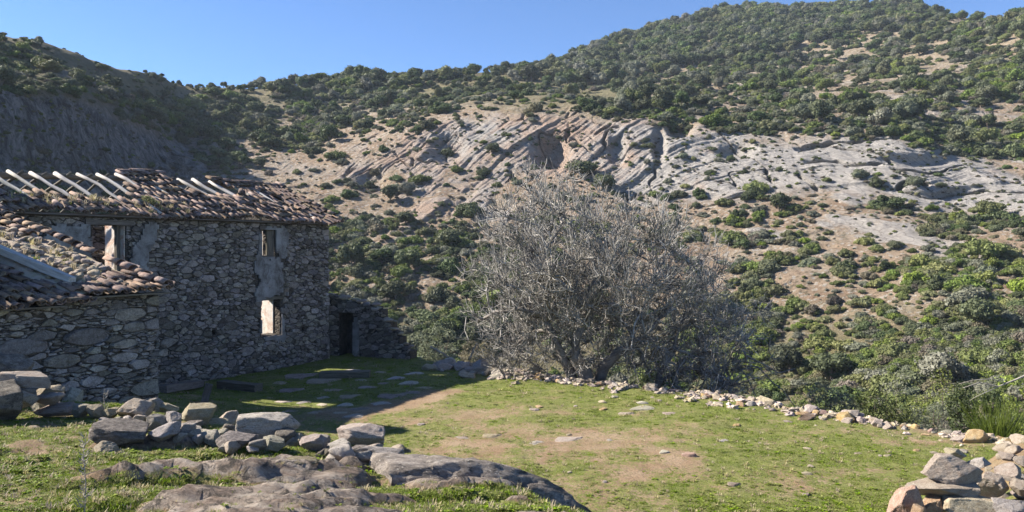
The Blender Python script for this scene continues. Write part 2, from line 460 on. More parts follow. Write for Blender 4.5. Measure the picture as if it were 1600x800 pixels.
def ground_mat():
    t = NT('yard_soil_and_turf'); v = t.coord(offset_random=False)
    ga = t.n('ShaderNodeAttribute', attribute_name='grass').outputs['Fac']
    soil = t.ramp(t.noise(v, 1.3, 8, 0.7), [(0.3, (0.22, 0.135, 0.075)), (0.5, (0.31, 0.21, 0.13)), (0.7, (0.38, 0.285, 0.19))])
    peb = t.n('ShaderNodeTexVoronoi', {'Vector': v, 'Scale': 22.0, 'Randomness': 1.0})
    pm = t.mr(peb.outputs['Distance'], 0.16, 0.24, 1, 0)
    pm = t.math('MULTIPLY', pm, t.mr(t.noise(v, 2.7, 4), 0.45, 0.6))
    soil = t.mix(pm, soil, t.ramp(t.noise(v, 9, 3), [(0.3, (0.30, 0.25, 0.20)), (0.7, (0.46, 0.42, 0.36))]))
    turf = t.ramp(t.noise(v, 2.2, 8, 0.72), [(0.28, (0.095, 0.125, 0.022)), (0.5, (0.170, 0.195, 0.042)), (0.72, (0.265, 0.250, 0.085))])
    fine = t.noise(v, 14, 7, 0.75)
    fine2 = t.noise(v, 34, 6, 0.8)
    f = t.math('ADD', t.math('ADD', ga, t.mr(fine, 0.25, 0.75, -0.5, 0.5)), t.mr(fine2, 0.25, 0.75, -0.35, 0.35))
    c = t.mix(t.mr(f, 0.26, 0.52), soil, turf)
    c = t.mix(t.mr(t.noise(v, 0.8, 6, 0.7), 0.5, 0.68, 0, 0.5), c, (0.23, 0.195, 0.10))
    straw = t.noise(t.n('ShaderNodeMapping', {'Vector': v, 'Scale': (3.0, 1.0, 1.0)}).outputs[0], 26, 4, 0.7)
    c = t.mix(t.mr(straw, 0.58, 0.66, 0, 0.6), c, (0.40, 0.345, 0.235))
    c = t.mix(t.mr(t.noise(v, 30, 5, 0.7), 0.42, 0.62, 0.0, 0.45), c, (0.05, 0.04, 0.022))
    bd = t.n('ShaderNodeAttribute', attribute_name='bed').outputs['Fac']
    mpb = t.n('ShaderNodeMapping', {'Vector': v, 'Rotation': (0, 0, R(-16)), 'Scale': (0.6, 2.4, 1)}).outputs[0]
    rkc = t.ramp(t.noise(mpb, 2.6, 9, 0.72, 0.4), [(0.34, (0.06, 0.05, 0.042)), (0.43, (0.25, 0.185, 0.14)), (0.54, (0.41, 0.335, 0.27)), (0.68, (0.50, 0.435, 0.365))])
    rkc = t.mix(t.mr(t.noise(v, 7, 8, 0.75, 0.5), 0.49, 0.58, 0, 0.85), rkc, (0.07, 0.062, 0.052))
    c = t.mix(t.mr(t.math('ADD', bd, t.mr(fine, 0.3, 0.7, -0.3, 0.3)), 0.35, 0.6), c, rkc)
    h = t.math('ADD', t.noise(v, 10, 9, 0.75), t.math('MULTIPLY', pm, 0.35))
    h = t.math('ADD', h, t.math('MULTIPLY', t.math('MULTIPLY', t.noise(mpb, 5.5, 9, 0.78, 0.6), bd), 1.6))
    nb = t.bump(h, 0.8, 0.07)
    nb = t.bump(t.noise(v, 60, 5, 0.8), 0.7, 0.02, nb)
    return t.done(c, 0.95, nb)
M_ground = ground_mat()

xs = np.concatenate([np.arange(-28, -11, 0.3), np.arange(-11, 11, 0.055), np.arange(11, 26, 0.3)])
ys = [-3.0, -1.0, 1.0, 2.2, 3.0]
while ys[-1] < 44: ys.append(ys[-1] + max(0.035, 0.0105 * ys[-1]))
ys = np.array(ys)
XX, YY = np.meshgrid(xs, ys)
ZZ = G0(XX, YY) + 0.012 * fbm2(XX / 0.2, YY / 0.2, 3, 51)
def grid_faces(nr, nc):
    i = np.arange(nr - 1)[:, None] * nc + np.arange(nc - 1)[None, :]
    return np.stack([i, i + 1, i + nc + 1, i + nc], -1).reshape(-1, 4)
gm = mesh('yard_ground', np.stack([XX, YY, ZZ], -1).reshape(-1, 3), grid_faces(*XX.shape), M_ground, True)
at_ = gm.attributes.new('grass', 'FLOAT', 'POINT')
at_.data.foreach_set('value', grass_amount(XX, YY).astype(np.float32).ravel())
ab_ = gm.attributes.new('bed', 'FLOAT', 'POINT')
ab_.data.foreach_set('value', (bed_amount(XX, YY) * inside(XX, YY, LEDGE + [(-40, -20)])).astype(np.float32).ravel())
yard = tag(obj('yard_ground', gm), kind='structure')

# ------------------------------------------------------------------ the hillside across the valley
# columns of the hill: bearing (as photo column) and, from the valley up to the crest, (height row, distance) pairs
COLS = {
 -1500: [(560, 40), (430, 48), (300, 56), (180, 64), (100, 84), (20, 105)],
 -500: [(560, 44), (420, 52), (290, 60), (150, 64), (95, 80), (40, 98)],
 0:    [(560, 66), (400, 80), (285, 91), (152, 96), (108, 116), (68, 138)],
 100:  [(560, 72), (400, 90), (280, 105), (150, 111), (112, 130), (80, 153)],
 200:  [(560, 80), (400, 104), (275, 123), (185, 133), (140, 152), (112, 172)],
 300:  [(560, 83), (400, 111), (278, 143), (245, 157), (180, 182), (133, 212)],
 420:  [(560, 82), (420, 108), (295, 140), (255, 158), (190, 190), (142, 235)],
 540:  [(570, 80), (430, 105), (300, 138), (235, 160), (170, 205), (130, 260)],
 700:  [(580, 78), (440, 102), (275, 138), (190, 158), (150, 205), (122, 275)],
 820:  [(590, 76), (440, 100), (275, 133), (182, 152), (142, 220), (122, 320)],
 1000: [(600, 72), (430, 98), (302, 122), (190, 142), (126, 255), (64, 420)],
 1200: [(620, 66), (420, 92), (302, 113), (207, 131), (112, 250), (25, 430)],
 1400: [(640, 58), (420, 84), (312, 103), (217, 121), (106, 220), (26, 390)],
 1500: [(645, 55), (425, 80), (325, 100), (248, 117), (106, 200), (44, 300)],
 1600: [(650, 52), (430, 76), (325, 95), (260, 112), (112, 180), (38, 240)],
 2100: [(660, 46), (430, 62), (322, 78), (245, 92), (100, 140), (-30, 190)],
 3200: [(660, 36), (430, 48), (320, 58), (240, 68), (100, 100), (-60, 130)],
}
ck = sorted(COLS)
KA = []
for c in ck:
    k = COLS[c]
    # the valley floor below, and the back of the ridge beyond
    yl, Yl = k[-1]
    zl = CZ - (yl - HY) / F * Yl
    low = [(HY + (CZ + 9.5) / 12.0 * F, 12.0), (HY + (CZ + 11.5) / 40.0 * F, 40.0 if k[0][1] > 45 else 30.0)]
    back = [(HY - (zl - 14 - CZ) / (Yl * 1.25) * F, Yl * 1.25), (HY - (zl - 60 - CZ) / (Yl * 1.8) * F, Yl * 1.8)]
    KA.append(low + k + back)
KA = np.array(KA, float)                       # columns x levels x 2
upx = np.concatenate([np.linspace(-1500, -60, 70, endpoint=False), np.linspace(-60, 1660, 940, endpoint=False), np.linspace(1660, 3200, 80)])
KU = pchip(ck, KA, upx)                         # nu x levels x 2
lv_rows = [6, 14, 90, 95, 105, 90, 80, 8, 5]
par = np.concatenate([np.linspace(i, i + 1, n, endpoint=False) for i, n in enumerate(lv_rows)] + [[9.0]])
# rows above the valley are interpolated smoothly in distance and world height
KZ = CZ - (KU[..., 0] - HY) / F * KU[..., 1]
prof = pchip(np.arange(10.0), np.stack([KZ, KU[..., 1]], -1).transpose(1, 0, 2), par)   # rows x nu x 2
HZ, HYd = prof[..., 0], prof[..., 1]
HX = (upx[None, :] - CX) / F * HYd
PXX = np.broadcast_to(upx[None, :], HX.shape)
def row_of(z, Y): return HY - (z - CZ) / Y * F
PYY = row_of(HZ, HYd)

RT = ([-400, 0, 100, 200, 300, 330, 560, 640, 700, 800, 900, 1000, 1100, 1200, 1300, 1400, 1500, 1600, 2200],
      [150, 150, 148, 186, 246, 275, 275, 232, 196, 182, 188, 190, 205, 210, 216, 222, 250, 262, 250])
RB = ([-400, 0, 100, 200, 300, 330, 560, 640, 720, 800, 900, 1000, 1100, 1200, 1300, 1400, 1500, 1600, 2200],
      [300, 300, 296, 300, 292, 276, 276, 264, 264, 268, 285, 304, 304, 300, 298, 314, 335, 335, 330])
def rock_amount(px, py, x, y, z):
    top = np.interp(px, *RT); bot = np.interp(px, *RB)
    n = fbm2(x / 9 + 3, z / 5, 4, 61)
    n2 = fbm2(x / 3.0, z / 1.6, 3, 63)
    d = np.minimum(py - top, bot - py)
    m = sstep(-14, 12, d + 22 * n + 7 * n2)
    # scattered ledges on the slopes below and on the bare middle slope
    sc = sstep(0.16, 0.42, fbm2(x / 6.5 - z / 9, z / 2.6 + x / 20, 4, 65))
    zone = sstep(500, 640, px) * sstep(430, 380, py) * sstep(190, 230, py) + 0.8 * sstep(1150, 1250, px) * sstep(360, 330, py) * sstep(240, 280, py)
    zone = zone + 0.5 * sstep(60, 110, px) * sstep(320, 250, px) * sstep(150, 120, py) * sstep(60, 80, py)
    zone = zone + 0.55 * sstep(1080, 1200, px) * sstep(80, 140, py) * sstep(220, 180, py)
    return np.clip(np.maximum(m, sc * np.clip(zone, 0, 1) * 0.9), 0, 1)

rock = rock_amount(PXX, PYY, HX, HYd, HZ)
far = np.clip(HYd / 120.0, 0.4, 3.0)
dz = 1.1 * far * fbm2(HX / 26, HYd / 26, 4, 71) + 0.45 * fbm2(HX / 5.5, HYd / 5.5, 4, 73)
dz = dz * sstep(35, 70, HYd)
# tilted beds in the rock: they rise to the right, steeper at the left of the band
phi = np.interp(PXX, [-400, 300, 500, 850, 1050, 1250, 1450, 1700], [1.25, 1.1, 0.75, 0.72, 0.60, 0.42, 0.30, 0.25])
warp = 1.3 * fbm2(HX / 34, HZ / 30, 2, 81) + 0.28 * fbm2(HX / 4, HZ / 4, 3, 83)
cc = -HX * np.sin(phi) + HZ * np.cos(phi) + warp
cc = cc + 1.6 * fbm2(cc / 4.5 + 3, (HX * np.cos(phi) + HZ * np.sin(phi)) / 45, 3, 82)
def saw(c, sharp=0.14):
    s = c - np.floor(c)
    return sstep(0, sharp, s) * (1 - s)
hsh = _h(np.floor(cc / 3.1), np.zeros_like(cc), np.zeros_like(cc), 5)
bed = 0.6 * saw(cc / 3.1) * (0.1 + 1.5 * hsh) + 0.32 * saw(cc / 0.95 + 0.37, 0.2) + 0.2 * saw(cc / 0.37, 0.25)
along = HX * np.cos(phi) + HZ * np.sin(phi)
frac = 0.9 * np.abs(fbm2(along / 7.0 + 0.2 * cc, cc / 4.0, 4, 85)) + 1.0 * fbm2(along / 11, cc / 6, 3, 87) + 0.35 * fbm2(HX / 1.6, HZ / 1.6, 4, 89)
crk = np.abs(fbm2(along / 16 + 5, cc / 2.6, 3, 86)); crk2 = np.abs(fbm2(along / 5 + 9, cc / 9, 3, 88))
frac = frac - 2.6 * sstep(0.055, 0.0, crk) * sstep(-0.1, 0.3, fbm2(along / 9, cc / 9, 2, 90)) - 1.6 * sstep(0.035, 0.0, crk2) * sstep(0.0, 0.3, fbm2(HX / 7, HZ / 7, 2, 92))
frac = frac + sstep(360, 280, PXX) * (5.5 * (0.5 - np.abs(fbm2(HYd / 9, HZ / 15, 4, 94, 0.6)) * 1.6) + 2.4 * np.abs(fbm2(HYd / 2.6, HZ / 4, 4, 96, 0.6)) + 1.6 * saw(HZ / 4.2 + 1.2 * fbm2(HYd / 6, HZ / 8, 3, 98), 0.15))
push = rock * (bed + frac - 0.4)
# hollows and overhangs in the band
for (hx, hy, rx, ry, dep) in ((862, 238, 26, 22, 7), (700, 235, 26, 22, 4), (1062, 200, 20, 13, 5), (1030, 225, 10, 24, 4), (580, 290, 22, 20, 4), (1150, 232, 26, 12, 4), (965, 235, 14, 20, 3),
                              (60, 215, 30, 40, 5), (150, 230, 30, 35, 5), (230, 250, 25, 25, 4), (1420, 250, 60, 8, 2.5), (1500, 300, 50, 8, 2)):
    q = ((PXX - hx) / rx) ** 2 + ((PYY - hy) / ry) ** 2
    push = push - 0.6 * dep * np.exp(-q * q)
rub = (1 - rock) * (0.30 * np.abs(fbm2(HX / 1.1, HYd / 1.1, 3, 91)) + 0.5 * saw(HZ / 1.7 + 1.2 * fbm2(HX / 9, HYd / 9, 3, 93), 0.2) * sstep(-0.1, 0.3, fbm2(HX / 7, HYd / 7, 3, 95)))
push = (push + rub) * sstep(35, 70, HYd)
VX = HX - 0.12 * push
VY = HYd - 0.80 * push
VZ = HZ + dz + 0.28 * push

def hill_mat():
    t = NT('hillside_soil_and_limestone'); v = t.coord(offset_random=False)
    ra = t.n('ShaderNodeAttribute', attribute_name='rock').outputs['Fac']
    gr = t.n('ShaderNodeAttribute', attribute_name='green').outputs['Fac']
    wa = t.n('ShaderNodeAttribute', attribute_name='warm').outputs['Fac']
    soil = t.ramp(t.noise(v, 0.16, 9, 0.72), [(0.32, (0.27, 0.185, 0.125)), (0.5, (0.35, 0.265, 0.19)), (0.66, (0.40, 0.335, 0.26))])
    st = t.n('ShaderNodeTexVoronoi', {'Vector': v, 'Scale': 1.5})
    soil = t.mix(t.mr(st.outputs['Distance'], 0.28, 0.40, 0.75, 0.0), soil, (0.47, 0.44, 0.395))
    soil = t.mix(1.0, soil, t.ramp(t.noise(v, 2.6, 8, 0.8), [(0.36, (0.50, 0.46, 0.42)), (0.46, (0.88, 0.86, 0.84)), (0.6, (1.08, 1.06, 1.04)), (0.7, (1.3, 1.3, 1.28))]), 'MULTIPLY')
    soil = t.mix(t.mr(t.noise(v, 1.1, 6, 0.7), 0.53, 0.62, 0, 0.75), soil, (0.105, 0.095, 0.055))
    soil = t.mix(t.mr(t.math('ADD', gr, t.mr(t.noise(v, 0.6, 7, 0.7), 0, 1, -0.5, 0.5)), 0.35, 0.75, 0, 0.85), soil, (0.17, 0.155, 0.075))
    mp = t.n('ShaderNodeMapping', {'Vector': v, 'Rotation': (0, R(-34), 0)}).outputs[0]
    mp2 = t.n('ShaderNodeMapping', {'Vector': mp, 'Scale': (0.22, 0.5, 2.4)}).outputs[0]
    lay = t.noise(mp2, 0.9, 8, 0.7, 0.6)
    rk = t.ramp(lay, [(0.30, (0.32, 0.295, 0.275)), (0.44, (0.435, 0.41, 0.385)), (0.6, (0.52, 0.49, 0.46)), (0.75, (0.45, 0.395, 0.345))])
    wm = t.math('ADD', wa, t.mr(t.noise(v, 0.13, 7, 0.65, 0.5), 0.3, 0.7, -0.5, 0.5))
    rk = t.mix(t.mr(wm, 0.28, 0.8, 0, 0.75), rk, (0.50, 0.345, 0.25))
    mp3 = t.n('ShaderNodeMapping', {'Vector': mp, 'Scale': (0.16, 0.5, 1.0)}).outputs[0]
    stri = t.noise(mp3, 5.0, 6, 0.75, 0.5)
    rk = t.mix(1.0, rk, t.ramp(stri, [(0.33, (0.50, 0.49, 0.48)), (0.43, (0.88, 0.87, 0.86)), (0.56, (1.02, 1.0, 0.98)), (0.7, (1.18, 1.16, 1.13))]), 'MULTIPLY')
    vc = t.n('ShaderNodeTexVoronoi', {'Vector': t.n('ShaderNodeVectorMath', {0: mp3, 1: t.n('ShaderNodeTexNoise', {'Vector': v, 'Scale': 0.35, 'Detail': 4.0}).outputs['Color']}, operation='ADD').outputs[0], 'Scale': 0.75}, feature='DISTANCE_TO_EDGE').outputs[0]
    rk = t.mix(t.mr(vc, 0.010, 0.030, 0.38, 0), rk, (0.07, 0.065, 0.065))
    crack = t.noise(mp2, 2.2, 6, 0.75, 1.2)
    rk = t.mix(t.mr(crack, 0.40, 0.33, 0, 0.75), rk, (0.085, 0.08, 0.075))
    c = t.mix(ra, soil, rk)
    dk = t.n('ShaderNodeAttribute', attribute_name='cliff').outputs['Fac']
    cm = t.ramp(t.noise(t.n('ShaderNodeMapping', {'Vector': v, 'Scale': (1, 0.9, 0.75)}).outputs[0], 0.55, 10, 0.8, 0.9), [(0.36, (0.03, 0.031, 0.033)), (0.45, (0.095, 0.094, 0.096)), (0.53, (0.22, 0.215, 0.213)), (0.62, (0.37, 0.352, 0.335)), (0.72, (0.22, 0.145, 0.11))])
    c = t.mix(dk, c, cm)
    h = t.math('ADD', t.math('MULTIPLY', t.math('MULTIPLY', lay, ra), 1.6), t.noise(v, 1.7, 9, 0.75))
    nb = t.bump(t.math('ADD', h, t.math('MULTIPLY', t.math('MULTIPLY', stri, ra), 0.8)), 1.0, 0.9)
    nb = t.bump(t.noise(v, 7, 6, 0.8), 1.0, 0.15, nb)
    return t.done(c, 0.95, nb)
M_hill = hill_mat()
hm = mesh('hillside', np.stack([VX, VY, VZ], -1).reshape(-1, 3), grid_faces(*VX.shape), M_hill, True)
green = np.clip(0.25 + 0.5 * sstep(250, 130, PYY) + 0.5 * sstep(420, 560, PYY) - 0.35 * sstep(420, 520, PXX) * sstep(820, 740, PXX) * sstep(340, 260, PYY) * sstep(150, 200, PYY)
                + 1.2 * np.exp(-(((PXX - 940) / 40) ** 2 + ((PYY - 145) / 9) ** 2)) - 0.3 * sstep(900, 1100, PXX) * sstep(420, 340, PYY), 0, 1)
warm = np.clip(0.25 + 0.55 * np.exp(-(((PXX - 880) / 90) ** 2)) + 0.35 * np.exp(-(((PXX - 640) / 120) ** 2)) - 0.5 * sstep(1080, 1200, PXX) + 0.4 * sstep(1480, 1560, PXX) - 0.35 * sstep(330, 250, PXX), 0, 1)
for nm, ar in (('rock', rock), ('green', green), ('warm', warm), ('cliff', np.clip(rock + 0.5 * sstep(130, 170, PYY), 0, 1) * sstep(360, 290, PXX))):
    a_ = hm.attributes.new(nm, 'FLOAT', 'POINT')
    a_.data.foreach_set('value', ar.astype(np.float32).ravel())
hill = tag(obj('hillside', hm), kind='structure')
# ------------------------------------------------------------------ shrubs and trees of the hillside
protos = bpy.data.collections.new('plant_kinds')      # never linked to the scene: only their meshes are used

def ico(sub=1):
    t = (1 + 5 ** 0.5) / 2
    v = [(-1,t,0),(1,t,0),(-1,-t,0),(1,-t,0),(0,-1,t),(0,1,t),(0,-1,-t),(0,1,-t),(t,0,-1),(t,0,1),(-t,0,-1),(-t,0,1)]
    f = [(0,11,5),(0,5,1),(0,1,7),(0,7,10),(0,10,11),(1,5,9),(5,11,4),(11,10,2),(10,7,6),(7,1,8),(3,9,4),(3,4,2),(3,2,6),(3,6,8),(3,8,9),(4,9,5),(2,4,11),(6,2,10),(8,6,7),(9,8,1)]
    v = [np.array(p) / np.linalg.norm(p) for p in v]
    for _ in range(sub):
        cache = {}; nf = []
        def mid(a, b):
            k = (min(a, b), max(a, b))
            if k not in cache:
                m = v[a] + v[b]; v.append(m / np.linalg.norm(m)); cache[k] = len(v) - 1
            return cache[k]
        for a, b, c in f:
            x, y, z = mid(a, b), mid(b, c), mid(c, a)
            nf += [(a, x, z), (b, y, x), (c, z, y), (x, y, z)]
        f = nf
    return np.array(v), np.array(f)
ICO = {k: ico(k) for k in (1, 2, 3, 4, 5)}

def unit(rg, n):
    d = rg.normal(size=(n, 3)); return d / np.linalg.norm(d, axis=1)[:, None]

def foliage(rg, lumps, nleaf, size, jit=0.6, aspect=0.6, core=True):
    """leaf-sized quads over the surfaces of overlapping lumps (centre, radius) -> verts, faces"""
    C = np.array([l[:3] for l in lumps]); Rr = np.array([l[3] for l in lumps])
    w = Rr ** 2 / np.sum(Rr ** 2)
    k = rg.choice(len(C), nleaf * 2, p=w)
    d = unit(rg, nleaf * 2)
    rr = Rr[k] * (rg.uniform(0.80, 1.12, nleaf * 2) + 0.35 * (rg.uniform(0, 1, nleaf * 2) < 0.12))
    p = C[k] + d * rr[:, None] * np.array([1, 1, 0.9])
    dist = np.linalg.norm(p[:, None, :] - C[None], axis=2) / Rr[None]
    dist[np.arange(len(p)), k] = 9
    ok = (dist.min(1) > 0.85) & (p[:, 2] > 0.02)
    p, d = p[ok][:nleaf], d[ok][:nleaf]
    n = d + jit * rg.normal(size=d.shape); n /= np.linalg.norm(n, axis=1)[:, None]
    a = np.cross(n, rg.normal(size=n.shape)); a /= np.linalg.norm(a, axis=1)[:, None]
    b = np.cross(n, a)
    s = size * rg.uniform(0.6, 1.35, len(p))[:, None]
    V = np.stack([p - a * s, p + b * s * aspect, p + a * s, p - b * s * aspect], 1).reshape(-1, 3)
    Fq = np.arange(len(p) * 4).reshape(-1, 4)
    if core:
        iv, jf = ICO[1]
        vs_, fs_ = [V], [Fq]
        b0 = len(V)
        for c, r in zip(C, Rr):
            q = c + iv * r * 0.80 * (1 + 0.18 * rg.normal(size=(len(iv), 1)))
            q[:, 2] = np.maximum(q[:, 2], -0.05)
            vs_.append(q); fs_.append(np.concatenate([jf, jf[:, 2:3]], 1) + b0); b0 += len(iv)
        return np.concatenate(vs_), fs_
    return V, [Fq]

def quads_and_tris(V, fl):
    out = [tuple(q) for q in fl[0]]
    for f in fl[1:]: out += [tuple(q[:3]) for q in f]
    return out

def bush_mesh(name, seed, mat, nl=11, nleaf=1500, size=0.075, tall=1.0, spread=0.70):
    rg = np.random.default_rng(seed)
    L = []
    for i in range(nl):
        a = rg.uniform(0, 6.28); r = spread * math.sqrt(rg.uniform(0, 1))
        h = rg.uniform(0.18, 0.95) * (1 - 0.55 * (r / spread) ** 2) * tall
        L.append((r * math.cos(a), r * math.sin(a), h, rg.uniform(0.12, 0.34)))
    L.append((0, 0, 0.42 * tall, 0.46))
    V, fl = foliage(rg, L, nleaf, size)
    me = mesh(name, V, quads_and_tris(V, fl), mat)
    return me

def tree_mesh(name, seed, mat, nl=12, nleaf=1300):
    rg = np.random.default_rng(seed)
    L = []
    for i in range(nl):
        a = rg.uniform(0, 6.28); r = 0.66 * math.sqrt(rg.uniform(0, 1))
        L.append((r * math.cos(a), r * math.sin(a), 0.95 + rg.uniform(-0.35, 0.45) * (1 - 0.5 * r), rg.uniform(0.22, 0.42)))
    V, fl = foliage(rg, L, nleaf, 0.085)
    fs = quads_and_tris(V, fl)
    mb = MB()
    mb.tube([(0, 0, -0.2), (0.03, 0.02, 0.35), (0.0, 0.05, 0.8)], [0.09, 0.07, 0.04], 5)
    mb.tube([(0.02, 0.02, 0.4), (0.3, 0.1, 0.85)], [0.05, 0.02], 4); mb.tube([(0.02, 0.02, 0.35), (-0.28, -0.1, 0.85)], [0.05, 0.02], 4)
    b = len(V)
    V = np.concatenate([V, np.array(mb.v)]); nf = len(fs)
    fs += [tuple(i + b for i in q) for q in mb.f]
    me = mesh(name, V, fs, mat)
    me.materials.append(M_stem)
    for p in list(me.polygons)[nf:]: p.material_index = 1
    return me

KINDS = []   # (mesh, colour word)
for i, (mt, nm, w) in enumerate(((M_leaf_dark, 'dark_green_bush', 'dark green'), (M_leaf_mid, 'green_bush', 'mid green'), (M_leaf_grey, 'grey_green_bush', 'grey-green'), (M_leaf_yel, 'yellow_green_bush', 'yellow-green'), (M_leaf_brown, 'brown_scrub', 'brownish'))):
    for k in range(2):
        KINDS.append((bush_mesh(nm, 100 + i * 10 + k, mt, tall=(0.95, 0.62)[k], nl=(16, 22)[k]), w))
for i, (mt, w) in enumerate(((M_leaf_dark, 'dark green'), (M_leaf_mid, 'mid green'), (M_leaf_grey, 'grey-green'))):
    KINDS.append((tree_mesh('round_tree', 200 + i, mt), w))
# kinds 0..9 bushes (pairs), 10..12 trees
for i, (me, w) in enumerate(KINDS):
    o = bpy.data.objects.new('plant_kind_%02d' % i, me)
    protos.objects.link(o)

def scatter(name, pts, scl, rot, kind, coll, label, cat):
    me = mesh(name, pts, [])
    for nm, typ, ar in (('scl', 'FLOAT_VECTOR', scl), ('rot', 'FLOAT_VECTOR', rot)):
        a = me.attributes.new(nm, typ, 'POINT'); a.data.foreach_set('vector', np.asarray(ar, np.float32).ravel())
    a = me.attributes.new('kind', 'INT', 'POINT'); a.data.foreach_set('value', np.asarray(kind, np.int32))
    o = obj(name, me)
    g = bpy.data.node_groups.new(name + '_scatter', 'GeometryNodeTree')
    g.interface.new_socket('Geometry', in_out='INPUT', socket_type='NodeSocketGeometry')
    g.interface.new_socket('Geometry', in_out='OUTPUT', socket_type='NodeSocketGeometry')
    gi = g.nodes.new('NodeGroupInput'); go = g.nodes.new('NodeGroupOutput')
    ci = g.nodes.new('GeometryNodeCollectionInfo'); ci.inputs['Collection'].default_value = coll
    ci.inputs['Separate Children'].default_value = True; ci.inputs['Reset Children'].default_value = True
    ip = g.nodes.new('GeometryNodeInstanceOnPoints'); ip.inputs['Pick Instance'].default_value = True
    def na(nm, typ):
        n = g.nodes.new('GeometryNodeInputNamedAttribute'); n.data_type = typ; n.inputs['Name'].default_value = nm
        return n.outputs['Attribute']
    L = g.links.new
    L(gi.outputs[0], ip.inputs['Points']); L(ci.outputs[0], ip.inputs['Instance'])
    L(na('kind', 'INT'), ip.inputs['Instance Index'])
    er = g.nodes.new('FunctionNodeEulerToRotation'); L(na('rot', 'FLOAT_VECTOR'), er.inputs[0])
    L(er.outputs[0], ip.inputs['Rotation']); L(na('scl', 'FLOAT_VECTOR'), ip.inputs['Scale'])
    L(ip.outputs[0], go.inputs[0])
    md = o.modifiers.new('scatter', 'NODES'); md.node_group = g
    return tag(o, label, cat, kind='stuff')

# lines of the hill (photo rows by column): lower edge of the upper forest, skyline
FL = ([700, 830, 900, 1000, 1100, 1200, 1300, 1420, 1480, 1600], [60, 128, 138, 126, 98, 86, 62, 42, 22, -40])
def cover(px, py):
    """share of the slope hidden by shrubs"""
    n = 1.0
    rt = np.interp(px, *RT); rb = np.interp(px, *RB)
    band = sstep(-8, 6, np.minimum(py - rt, rb - py)) * np.where((px > 330) & (px < 560), 0, 1)
    c = np.full(np.shape(px), 0.5)
    above = py < rt
    # left spur above its cliff, and the wooded gully beside it
    left = sstep(430, 330, px)
    up_left = np.interp(px, [0, 90, 200, 300, 400], [0.92, 0.85, 0.9, 0.95, 0.95])
    crest = np.interp(px, [60, 90, 180, 330], [0, 0.8, 0.75, 0.25]) * sstep(40, 15, py - np.interp(px, [0, 100, 200, 300, 400], [68, 78, 112, 133, 140]))
    c_left = np.clip(up_left - crest, 0.02, 1)
    c_left = np.where(px > 290, np.where(py > 280, 0.5, c_left), c_left)
    # middle hill
    c_mid = np.interp(py, [110, 160, 195, 225, 330, 360, 460, 560], [0.8, 0.8, 0.5, 0.10, 0.14, 0.72, 0.82, 0.7])
    c_mid = np.where((px > 400) & (px < 520) & (py < 260), np.interp(py, [130, 200, 235, 260], [0.75, 0.9, 0.6, 0.2]), c_mid)
    # behind and beside the bare tree
    c_fig = np.interp(py, [100, 185, 300, 420, 520, 600], [0.75, 0.6, 0.28, 0.42, 0.5, 0.55])
    c_right = np.interp(py, [20, 90, 150, 205, 300, 345, 385, 420, 520, 640], [0.72, 0.76, 0.76, 0.66, 0.34, 0.42, 0.72, 0.78, 0.8, 0.82])
    c = c_left * left + (1 - left) * (c_mid * sstep(840, 760, px) + (1 - sstep(840, 760, px)) * (c_fig * sstep(1180, 1080, px) + c_right * (1 - sstep(1180, 1080, px))))
    c = np.where((px > 860) & (py < rt) & (py > np.interp(px, *FL)), np.maximum(c, np.interp(px, [860, 950, 1100, 1300, 1600], [0.7, 0.9, 0.8, 0.72, 0.6])), c)
    c = c * (1 - band) + band * np.interp(px, [300, 600, 1100, 1300, 1600], [0.05, 0.09, 0.10, 0.06, 0.12])
    meadow = np.exp(-(((px - 940) / 45) ** 2 + ((py - 147) / 8) ** 2))
    c = c * (1 - 0.95 * meadow)
    forest = py < np.interp(px, *FL)
    c = np.where(forest & (px > 820), 1.25, c)
    return np.clip(c, 0, 1.3)

cxy = lambda A: 0.25 * (A[:-1, :-1] + A[1:, :-1] + A[:-1, 1:] + A[1:, 1:])
SPX = CX + F * VX / VY; SPY = row_of(VZ, VY)                  # where the finished surface stands in view
cpx, cpy = cxy(SPX), cxy(SPY)
wx, wy, wz = cxy(VX), cxy(VY), cxy(VZ)
dpx = np.abs(SPX[:-1, 1:] - SPX[:-1, :-1]); dpy = np.maximum(SPY[:-1, :-1] - SPY[1:, :-1], 0.12)
area = dpx * dpy
clump = fbm2(wx / 11, wy / 16, 4, 101)
cov = cover(cxy(PXX), cxy(PYY))
den = np.where(cov >= 1.2, 3.0, -np.log(1 - np.clip(cov * np.clip(1.0 + 1.8 * clump * np.clip(1.6 - cov, 0.3, 1), 0.05, 2.2), 0, 0.94)))
vis = (cpx > -260) & (cpx < 1860) & (wy > 46) & (cxy(par[:, None] * np.ones_like(VX)) < 8.05)
isfor = (cov >= 1.2)
rad_m = np.where(isfor, 2.5, np.interp(wy, [50, 90, 140, 220, 320], [0.66, 0.78, 0.95, 1.25, 1.75]))
foot = (rad_m * 2 * F / wy) * (rad_m * 1.35 * F / wy) * np.where(isfor, 0.42, 0.50)
lam = np.where(vis, den * area / foot * np.where(isfor, 1.3, np.interp(cov, [0.15, 0.4], [1.2, 2.0])), 0)
tot = lam.sum()
nb_ = rng.poisson(lam)
ii = np.repeat(np.arange(lam.size), nb_.ravel())
jx, jy, jz = wx.ravel()[ii], wy.ravel()[ii], wz.ravel()[ii]
jx = jx + rng.uniform(-0.3, 0.3, len(ii))
bpx, bpy_ = cxy(PXX).ravel()[ii], cxy(PYY).ravel()[ii]
fo = isfor.ravel()[ii]
rr = np.where(fo, rng.uniform(1.7, 3.3, len(ii)), rad_m.ravel()[ii] * np.exp(rng.normal(-0.12, 0.38, len(ii))))
rr = np.where(fo, rr, np.clip(rr, 0.35, 2.6))
